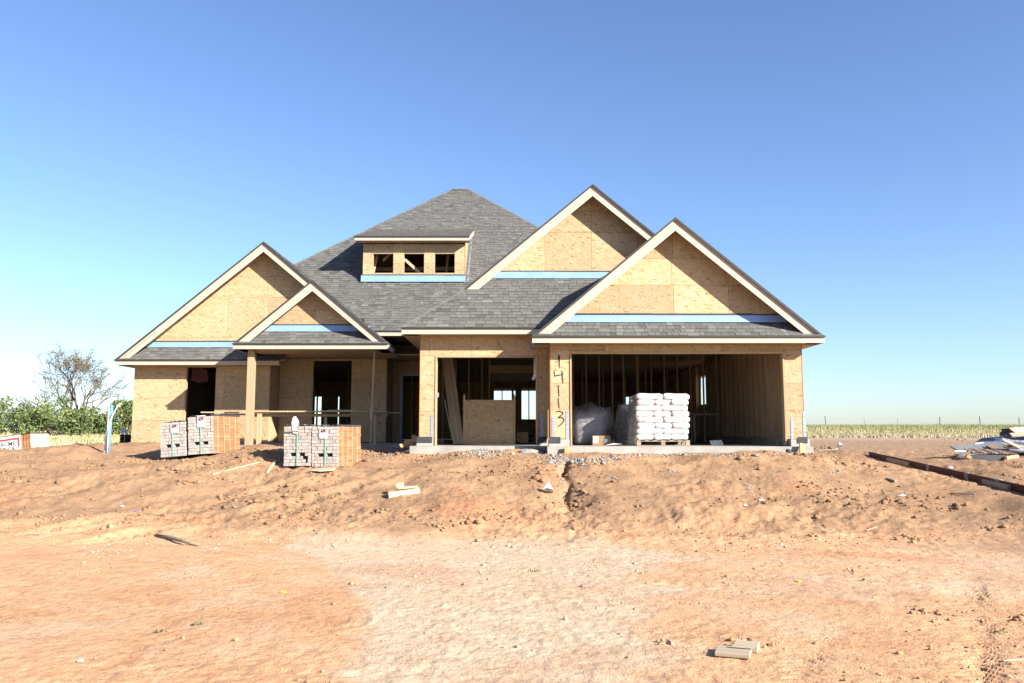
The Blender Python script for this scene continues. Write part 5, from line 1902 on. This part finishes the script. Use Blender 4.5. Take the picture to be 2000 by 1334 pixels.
# ------------------------------------------------------------------ steel lintel lying down the right slope
RUST = m_plain("red_primed_steel", (0.075, 0.012, 0.010), (0.055, 0.009, 0.008), 2.5, 0.6, 0.15, 0, 0.2)
a, b = P(1697, 881, 25.6), P(2160, 1005, 12.6)
ln = empty("steel_lintel", (a + b) / 2)
tag(ln, "long dark red steel angle lying down the slope on wood blocks", "steel beam")
fa = P(1697, 886, 25.6)
fb = P(2000, 955, 14.9)
d = (fb - fa).normalized()
fe = fb + d * 2.6
board("upright_leg", fa + Vector((0, 0, -0.01)), fe + Vector((0, 0, -0.01)), 0.012, 0.15, RUST, ln)
side = d.cross(Vector((0, 0, 1))).normalized()
board("flat_leg", fa + side * -0.06 + Vector((0, 0, -0.08)), fe + side * -0.06 + Vector((0, 0, -0.08)), 0.12, 0.012, RUST, ln)
TAPE = m_plastic("clear_packing_tape", (0.55, 0.50, 0.48), 0.55)
for u in (1804, 1877, 1935):
    f = (u - 1697) / (2000 - 1697)
    # point of the beam at that pixel column
    best = min((abs((fa + (fb - fa) * t).x / (fa + (fb - fa) * t).y - (u - 1000) / F_PX), t) for t in np.linspace(0, 1, 400))[1]
    p = fa + (fb - fa) * best
    board("tape_wrap", p - d * 0.10 + Vector((0, 0, 0)), p + d * 0.10, 0.03, 0.17, TAPE, ln)
def on_beam(u):
    best = min((abs((fa + (fb - fa) * t).x / (fa + (fb - fa) * t).y - (u - 1000) / F_PX), t) for t in np.linspace(0, 1, 800))[1]
    return fa + (fb - fa) * best
for u0, u1, lab in ((1730, 1771, "weathered lumber block lashed along the upper end of the steel lintel"), (1914, 1963, "weathered lumber block lashed along the lower part of the steel lintel")):
    p, q = on_beam(u0), on_beam(u1)
    off = -side * 0.0 + Vector((-0.05, -0.05, -0.045))
    off = d.cross(Vector((0, 0, 1))).normalized() * 0.045
    if off.x > 0:
        off = -off
    tag(board("lumber_block", p + off + Vector((0, 0, -0.035)), q + off + Vector((0, 0, -0.035)), 0.07, 0.115, OLDW), lab, "lumber")

# ------------------------------------------------------------------ heap of building waste at the right edge
def hb_(name, u0, v0, Y0, u1, v1, Y1, w, t, mat, lab, cat, up=(0, 0, 1)):
    return tag(board(name, P(u0, v0, Y0), P(u1, v1, Y1), w, t, mat, up=up), lab, cat)
GREYB = m_plain("grey_fibre_board", (0.17, 0.175, 0.18), (0.12, 0.125, 0.135), 3, 0.7, 0.2)
TARP = m_plain("blue_grey_tarp", (0.07, 0.09, 0.14), (0.16, 0.19, 0.26), 5, 0.5, 0.8, 0, 0.4, 0.06)
DKW = m_wood("dark_scrap_wood", (0.20, 0.13, 0.085), (0.10, 0.06, 0.04), 'X')
Yh = 22.6
# the front roll: half open grey panel lying on battens
g = P(1932, 893, Yh)
V, Fc = [], []
n = 18
prof = [(-0.55, 0.02), (-0.60, 0.07), (-0.58, 0.12), (-0.50, 0.155), (-0.3, 0.17), (0.0, 0.175), (0.45, 0.15), (0.50, 0.13)]
for k, (xx, zz) in enumerate(prof):
    for y_ in (0.0, 0.5):
        V.append(g + Vector((xx, y_, zz - 0.08)))
for k in range(len(prof) - 1):
    Fc.append((2 * k, 2 * k + 1, 2 * k + 3, 2 * k + 2))
nV = len(V)
V += [v_ + Vector((0.004, 0.002, -0.012)) for v_ in V]
Fc += [tuple(nV + i for i in f[::-1]) for f in Fc]
rl = make("curled_panel", V, Fc, WHITEP)
tag(rl, "white sheet curling open over a grey panel in front of the waste heap", "panel")
tag(box("fibre_board", g.x - 0.50, g.x + 0.42, Yh + 0.01, Yh + 0.05, g.z - 0.10, g.z + 0.065, FELT), "grey panel coloured dark for shade, standing on edge under the curled white sheet", "panel")  # grey panel; the shade on its front is put into the felt black
hb_("scrap_board", 1964, 894.5, Yh - .05, 1988, 891, Yh - .05, 0.12, 0.09, PALEW, "pale lumber ends stacked at the end of the grey panel", "lumber")
hb_("scrap_board", 1887, 890.5, Yh, 1896, 894, Yh, 0.08, 0.09, ORNW, "small brown block at the curled end of the white sheet", "lumber")
# pallet like ribbed panel above
rp_ = empty("ribbed_panel", P(1940, 880, Yh + .3))
tag(rp_, "brown pallet of dark slanted slats lying on the grey panel", "pallet")
a0 = P(1897, 879, Yh + .2)
a1 = P(1985, 883, Yh + .2)
for k in range(12):
    f = (k + .5) / 12
    p = a0.lerp(a1, f)
    board("slat", p + Vector((-0.03, -0.10, -0.055)), p + Vector((0.06, 0.75, 0.075)), 0.075, 0.02, DKW if k % 3 else OLDW, rp_)
board("rail", a0 + Vector((0, 0.0, -0.075)), a1 + Vector((0, 0, -0.065)), 0.09, 0.05, DKW, rp_)
board("rail", a0 + Vector((0, 0.6, -0.01)), a1 + Vector((0, 0.6, 0.0)), 0.09, 0.05, DKW, rp_)
hb_("wide_board", 1864, 877, Yh + .6, 1925, 873, Yh + .9, 0.34, 0.035, GREYB, "wide grey board with a white edge sticking out of the waste heap", "board", up=(0, -0.5, 1))
hb_("white_lath", 1864, 881.0, Yh + .40, 1897, 881.0, Yh + .45, 0.03, 0.04, PVC, "white strip along the edge of the wide grey board", "strip")
hb_("perforated_strip", 1904, 868, Yh + 1.3, 1922, 867, Yh + 1.3, 0.03, 0.09, PVC, "white perforated strip standing at the left of the heap", "strip")
hb_("grey_sheet", 1918, 869, Yh + 1.2, 1968, 873, Yh + 1.0, 0.5, 0.02, GREYB, "grey sheet lying slanted in the middle of the waste heap", "sheet", up=(0.2, -0.5, 1))
for k, (u0, v0, u1, v1, w, lab, mt) in enumerate(((1957, 858, 1992, 875, 0.14, "weathered plank sloping down across the heap front", OLDW), (1975, 868, 2040, 882, 0.10, "thin plank lying low across the heap front", OLDW),
                                             (1960, 872, 1990, 874, 0.12, "short dark plank under the sloping weathered one", DKW), (1930, 873.5, 1962, 873, 0.13, "brown plank lying flat behind the slatted pallet", DKW),
                                             (1974, 850, 2050, 846, 0.18, "pale plank near the top of the waste heap", PALEW), (1976, 841, 2060, 835, 0.24, "topmost pale plank of the waste heap", PALEW),
                                             (1978, 844, 2030, 846, 0.20, "dark plank jutting out below the topmost pale one", DKW), (1972, 853, 2040, 848, 0.2, "dark plank jutting out low on the upper heap", DKW),
                                             (1984, 862, 1998, 858, 0.12, "pale broken board end in the shade of the heap", PALEW), (1965, 850, 1969, 856, 0.05, "small upright pale stick in the heap", PALEW),
                                             (1985, 872, 2060, 866, 0.2, "tan sheathing strip along the foot of the heap", OSB), (1978, 876, 2050, 880, 0.1, "white trimmed lath along the heap foot", PVC))):
    Y = Yh + 1.0 + 0.12 * k if k > 3 else Yh + 0.5 + 0.1 * k
    hb_("heap_plank", u0, v0, Y, u1, v1, Y + (0.4 if k % 2 else -0.1), w, 0.04, mt, lab, "plank", up=(0, -0.7, 1))
tp = empty("crumpled_tarp", P(1960, 868, Yh + 1.9))
tag(tp, "crumpled blue grey plastic tarp buried in the waste heap", "tarp")
lump("tarp_fold", (0.75, 0.6, 0.24), 12, TARP, tp, (0.25, 0.2, -0.02))
lump("tarp_fold", (0.45, 0.4, 0.14), 15, TARP, tp, (-0.45, -0.2, -0.06))
hs = empty("waste_mound", P(2010, 880, Yh + 2.6))
tag(hs, "dark mound of mixed scrap under the planks at the heap", "scrap heap")
lump("scrap_core", (0.75, 0.9, 0.52), 18, m_plain("dark_scrap", (0.10, 0.085, 0.075), (0.05, 0.045, 0.05), 6, 0.9, 0.8), hs, (0.25, 0.0, 0.18))

# ------------------------------------------------------------------ plants
def leaf_cloud(centres, radii, n, size, seed, squash=0.9):
    rg = np.random.RandomState(seed)
    k = rg.choice(len(centres), n, p=np.array(radii) ** 2 / np.sum(np.array(radii) ** 2))
    c = np.array(centres)[k]
    r = np.array(radii)[k]
    d = rg.normal(0, 1, (n, 3))
    d /= np.linalg.norm(d, axis=1)[:, None]
    rr_ = rg.uniform(0.45, 1.05, n) ** 0.6
    p = c + d * (r * rr_)[:, None] * np.array([1, 1, squash])
    a = rg.normal(0, 1, (n, 3)); a /= np.linalg.norm(a, axis=1)[:, None]
    b = np.cross(a, rg.normal(0, 1, (n, 3))); b /= np.linalg.norm(b, axis=1)[:, None]
    s = size * rg.uniform(0.6, 1.4, n)[:, None]
    co = np.stack([p - a * s, p + b * s * 0.55, p + a * s, p - b * s * 0.55], 1).reshape(-1, 3)
    f = np.arange(n * 4).reshape(-1, 4)
    clump = rg.uniform(0, 1, len(centres))[k]
    sh = np.clip(0.55 * clump + 0.45 * rg.uniform(0, 1, n), 0, 1)
    return co, f, np.repeat(sh, 4)

BARK = m_plain("grey_bark", (0.20, 0.165, 0.13), (0.11, 0.09, 0.075), 9, 0.9, 0.6, 0, 0.2, 0.05)
GREEN = m_leaf("shrub_leaves", [(0.0, (0.045, 0.070, 0.025)), (0.4, (0.095, 0.135, 0.045)), (0.75, (0.17, 0.21, 0.065)), (1.0, (0.27, 0.29, 0.10))])
OLIVE = m_leaf("dry_olive_leaves", [(0.0, (0.09, 0.075, 0.035)), (0.6, (0.19, 0.165, 0.075)), (1.0, (0.28, 0.23, 0.11))])
GRASS = m_leaf("field_grass", [(0.0, (0.19, 0.205, 0.075)), (0.35, (0.29, 0.285, 0.12)), (0.7, (0.42, 0.365, 0.20)), (1.0, (0.50, 0.43, 0.26))], 0.8)
YELLOW = m_leaf("yellow_weed", [(0.0, (0.25, 0.26, 0.03)), (1.0, (0.52, 0.48, 0.06))], 0.7)

def shrub(u, v_top, Y, hw, label, seed, mat=GREEN, n=2600, leaf=0.085):
    rg = np.random.RandomState(seed)
    bx = (u - 1000) / F_PX * Y
    bz = gz(bx, Y)
    top = P(u, v_top, Y).z
    h = top - bz
    root = empty("shrub", (bx, Y, bz))
    tag(root, label, "shrub", "shrubs along the far field edge")
    cs, rs_ = [], []
    m = 15
    for k in range(m):
        zz = rg.uniform(0.12, 0.88) * h
        lim = hw * (1 - 0.55 * max(0, zz / h - 0.35))
        cs.append((rg.uniform(-lim, lim), rg.uniform(-hw * 0.8, hw * 0.8), zz))
        rs_.append(min(rg.uniform(0.16, 0.30) * h, h - zz + 0.05))
    co, f, sh = leaf_cloud(cs, rs_, n, leaf, seed)
    co[:, 2] = np.maximum(co[:, 2], 0.02)
    soup("crown", co, f, mat, sh, parent=root)
    V, Fc = [], []
    for k in range(7):
        c = cs[k]
        tube([(c[0] * 0.1, c[1] * 0.1, -0.05), (c[0] * 0.5, c[1] * 0.5, c[2] * 0.55), c], [0.06, 0.04, 0.012], 5, V, Fc)
    make("trunk", V, Fc, BARK, root, local=True)
shr = [(-55, 772, 60, 1.5, "dense green shrub at the left end of the field hedge", 1), (2, 770, 57, 1.3, "bright green bushy shrub behind the maker's sign", 2), (40, 784, 60, 1.2, "dark green shrub with a rounded top behind the maker's sign", 3),
       (78, 790, 55, 1.0, "low yellow green shrub in front of the hedge gap", 4), (112, 772, 58, 1.3, "tall dark evergreen shrub under the bare tree's left limbs", 5), (148, 796, 54, 1.1, "low olive shrub before the trunk of the bare tree", 6),
       (188, 793, 57, 1.2, "feathery light green shrub right of the bare tree", 7), (222, 800, 60, 1.1, "broad green shrub behind the white stakes", 8), (250, 780, 58, 1.05, "upright green shrub against the corner of the wing", 9), (285, 788, 62, 1.3, "green shrub mostly hidden behind the wing wall", 10)]
for s_ in shr:
    shrub(*s_)

def bare_tree(u, Y, v_top, seed):
    rg = random.Random(seed)
    bx = (u - 1000) / F_PX * Y
    bz = gz(bx, Y)
    H = P(u, v_top, Y).z - bz
    root = empty("bare_tree", (bx, Y, bz))
    tag(root, "large nearly bare tree with spreading grey limbs behind the hedge", "tree")
    V, Fc, tips = [], [], []
    def grow(p, d, L, r, depth):
        pts, rad = [p], [r]
        q = p.copy()
        dd = d.copy()
        n = 4
        for k in range(n):
            dd = (dd + Vector((rg.gauss(0, .16), rg.gauss(0, .16), rg.gauss(0.03, .12)))).normalized()
            q = q + dd * (L / n)
            pts.append(q.copy())
            rad.append(max(0.012, r * (1 - 0.40 * (k + 1) / n)))
        tube(pts, rad, 6 if depth < 3 else 4, V, Fc)
        tips.append((q.copy(), depth))
        if depth >= 6:
            return
        for k in range(2 if depth in (0, 3) else 3):
            i = rg.choice((2, 3, 4)) if k else 4
            ax = Vector((rg.gauss(0, 1), rg.gauss(0, 1), rg.gauss(0, .5))).normalized()
            nd = (dd + ax * rg.uniform(0.45, 0.95)).normalized()
            if nd.z < -0.1:
                nd.z = abs(nd.z) * 0.4
            grow(pts[i], nd, L * rg.uniform(0.62, 0.82), rad[i] * 0.76, depth + 1)
    for (dx, dy, dz, L, r) in ((-0.75, 0.1, 0.9, 1.9, .12), (-0.25, -.2, 1.0, 2.1, .14), (0.15, .3, 1.0, 2.1, .14), (0.55, -.1, 0.95, 2.0, .13), (-1.1, 0.0, 0.55, 1.6, .09), (0.9, .2, .75, 1.7, .10)):
        grow(Vector((dx * 0.15, dy * .15, 0.25)), Vector((dx, dy, dz)).normalized(), L * H / 6.6, r, 1)
    tube([(0, 0, -0.2), (0, 0, 0.5)], [0.32, 0.24], 9, V, Fc)
    zmax = max(v.z for v in V)
    s = H / zmax
    V = [Vector((v.x * min(1, s * 1.02), v.y * s, v.z * s)) for v in V]
    make("trunk", V, Fc, BARK, root, local=True, recentre=False)
    cs = [Vector((t.x, t.y * s, t.z * s)) for t, dp in tips if dp >= 4 and (abs(t.x - 0.4) < 1.1 or rg.random() < 0.06)]
    co, f, sh = leaf_cloud([tuple(c) for c in cs], [0.24] * len(cs), 3600, 0.05, seed)
    soup("crown", co, f, OLIVE, sh, parent=root)
bare_tree(150, 62, 674, 4)

def blades(name, xs, ys, hs, ws, sh, mat, seed, label):
    rg = np.random.RandomState(seed)
    n = len(xs)
    z = ground_z(xs, ys, False)
    a = rg.uniform(0, 3.14, n)
    dx, dy = np.cos(a) * ws, np.sin(a) * ws
    lx, ly = rg.normal(0, 0.28, n) * hs, rg.normal(0, 0.28, n) * hs
    co = np.stack([np.stack([xs - dx, ys - dy, z - .02], -1), np.stack([xs + dx, ys + dy, z - .02], -1), np.stack([xs + lx, ys + ly, z + hs], -1)], 1).reshape(-1, 3)
    f = np.arange(n * 3).reshape(-1, 3)
    s = np.repeat(np.clip(sh, 0, 1), 3)
    return stuff(soup(name, co, f, mat, s), label, "grass")
rg_ = np.random.RandomState(77)
n = 130000
yy = 58 * np.exp(rg_.uniform(0, 1, n) * math.log(170 / 58))
xx = yy * rg_.uniform(0.30, 0.80, n)
cl = fbm(xx * 0.25, yy * 0.25, 3, 9)
hh = rg_.uniform(0.08, 0.28, n) * (1 + 1.2 * sstep(66, 95, yy)) * (1 + 0.4 * cl)
sh_ = 0.80 - 0.50 * sstep(66, 95, yy) + 0.3 * cl + rg_.normal(0, 0.10, n)
blades("meadow_grass", xx, yy, hh, rg_.uniform(.015, .04, n), sh_, GRASS, 1, "tall green and straw grass along the field on the right")
n = 60000
yy = 31 * np.exp(rg_.uniform(0, 1, n) ** 0.8 * math.log(110 / 31))
xx = yy * rg_.uniform(-0.85, -0.40, n)
cl = fbm(xx * 0.3, yy * 0.3, 3, 19)
ok = (rg_.uniform(0, 1, n) < 0.25 + 1.2 * sstep(36, 50, yy) + cl)
xx, yy, cl = xx[ok], yy[ok], cl[ok]
n = len(xx)
hh = rg_.uniform(0.05, 0.26, n) * (1 + 0.8 * cl) * (0.6 + 0.8 * sstep(36, 52, yy))
blades("meadow_grass", xx, yy, hh, rg_.uniform(.02, .05, n), 0.74 + 0.7 * cl - 0.15 * sstep(60, 40, yy) + rg_.normal(0, .14, n), GRASS, 2, "short pale dry grass of the field on the left")
def weed(u, v, Y, r, h, label, seed, mat=YELLOW, n=260, leaf=0.04):
    bx = (u - 1000) / F_PX * Y
    bz = gz(bx, Y)
    root = empty("weed_clump", (bx, Y, bz))
    tag(root, label, "weed")
    rg = np.random.RandomState(seed)
    cs = [(rg.uniform(-r, r), rg.uniform(-r * .5, r * .5), h * rg.uniform(0.3, 0.8)) for _ in range(8)]
    co, f, sh = leaf_cloud(cs, [h * 0.35] * 8, n, leaf, seed)
    co[:, 2] = np.maximum(co[:, 2], 0.0)
    soup("leaves", co, f, mat, sh, parent=root)
weed(112, 853, 44, 0.28, 0.26, "yellow green weed clump in the dry grass right of the sign", 1)
weed(221, 842, 46, 0.26, 0.42, "bright yellow flowering weed behind the white stakes", 2)
weed(180, 854, 44, 0.14, 0.2, "tiny yellow green weed tuft in the dry grass left of the stakes", 3)
for k, (u, v, lab) in enumerate(((1047, 1118, "small green weed sprig on the pale track"), (312, 1237, "small green sprig on the sand below the stick"), (384, 1221, "faint green sprig right of another on the sand"),
                                 (1681, 1135, "tiny green sprig on the sand below the right slope"), (955, 949, "dark green tuft on the brown bank"), (1955, 1237, "tiny green leaf tuft on the sand at the right"))):
    g = gnd(u, v)
    root = empty("weed_sprig", g)
    tag(root, lab, "weed")
    co, f, sh = leaf_cloud([(0, 0, .01), (.03, .01, .015), (-.03, 0, .01)], [.03, .025, .025], 26, 0.012, k)
    co[:, 2] = np.maximum(co[:, 2], 0.003)
    soup("leaves", co, f, GREEN, sh, parent=root)

# far fence posts
POST = m_plain("dark_fence_post", (0.07, 0.065, 0.06), None, 6, 0.8)
for u0, v0, u1, v1, r, lab in ((1613.5, 829, 1611, 812, .05, "leaning dark fence post nearest the house in the far field"), (1691, 829, 1687, 815, .02, "thin crooked fence stake second from the house"), (1754, 829, 1752.5, 817, .02, "thin pale fence stake third from the house"),
                               (1836, 829, 1835, 814, .055, "dark fence post fourth from the house in the grass"), (1915, 830, 1913, 813, .055, "dark fence post fifth from the house in the grass"), (1991, 831, 1990, 815, .055, "dark fence post above the waste heap")):
    Y = 112.0
    a, b = P(u0, v0, Y), P(u1, v1, Y)
    a.z = gz(a.x, Y) - 0.1
    o = make("fence_post", *tube([a, b], [r, r * 0.9], 7), POST)
    tag(o, lab, "fence post", "fence posts in the far field")
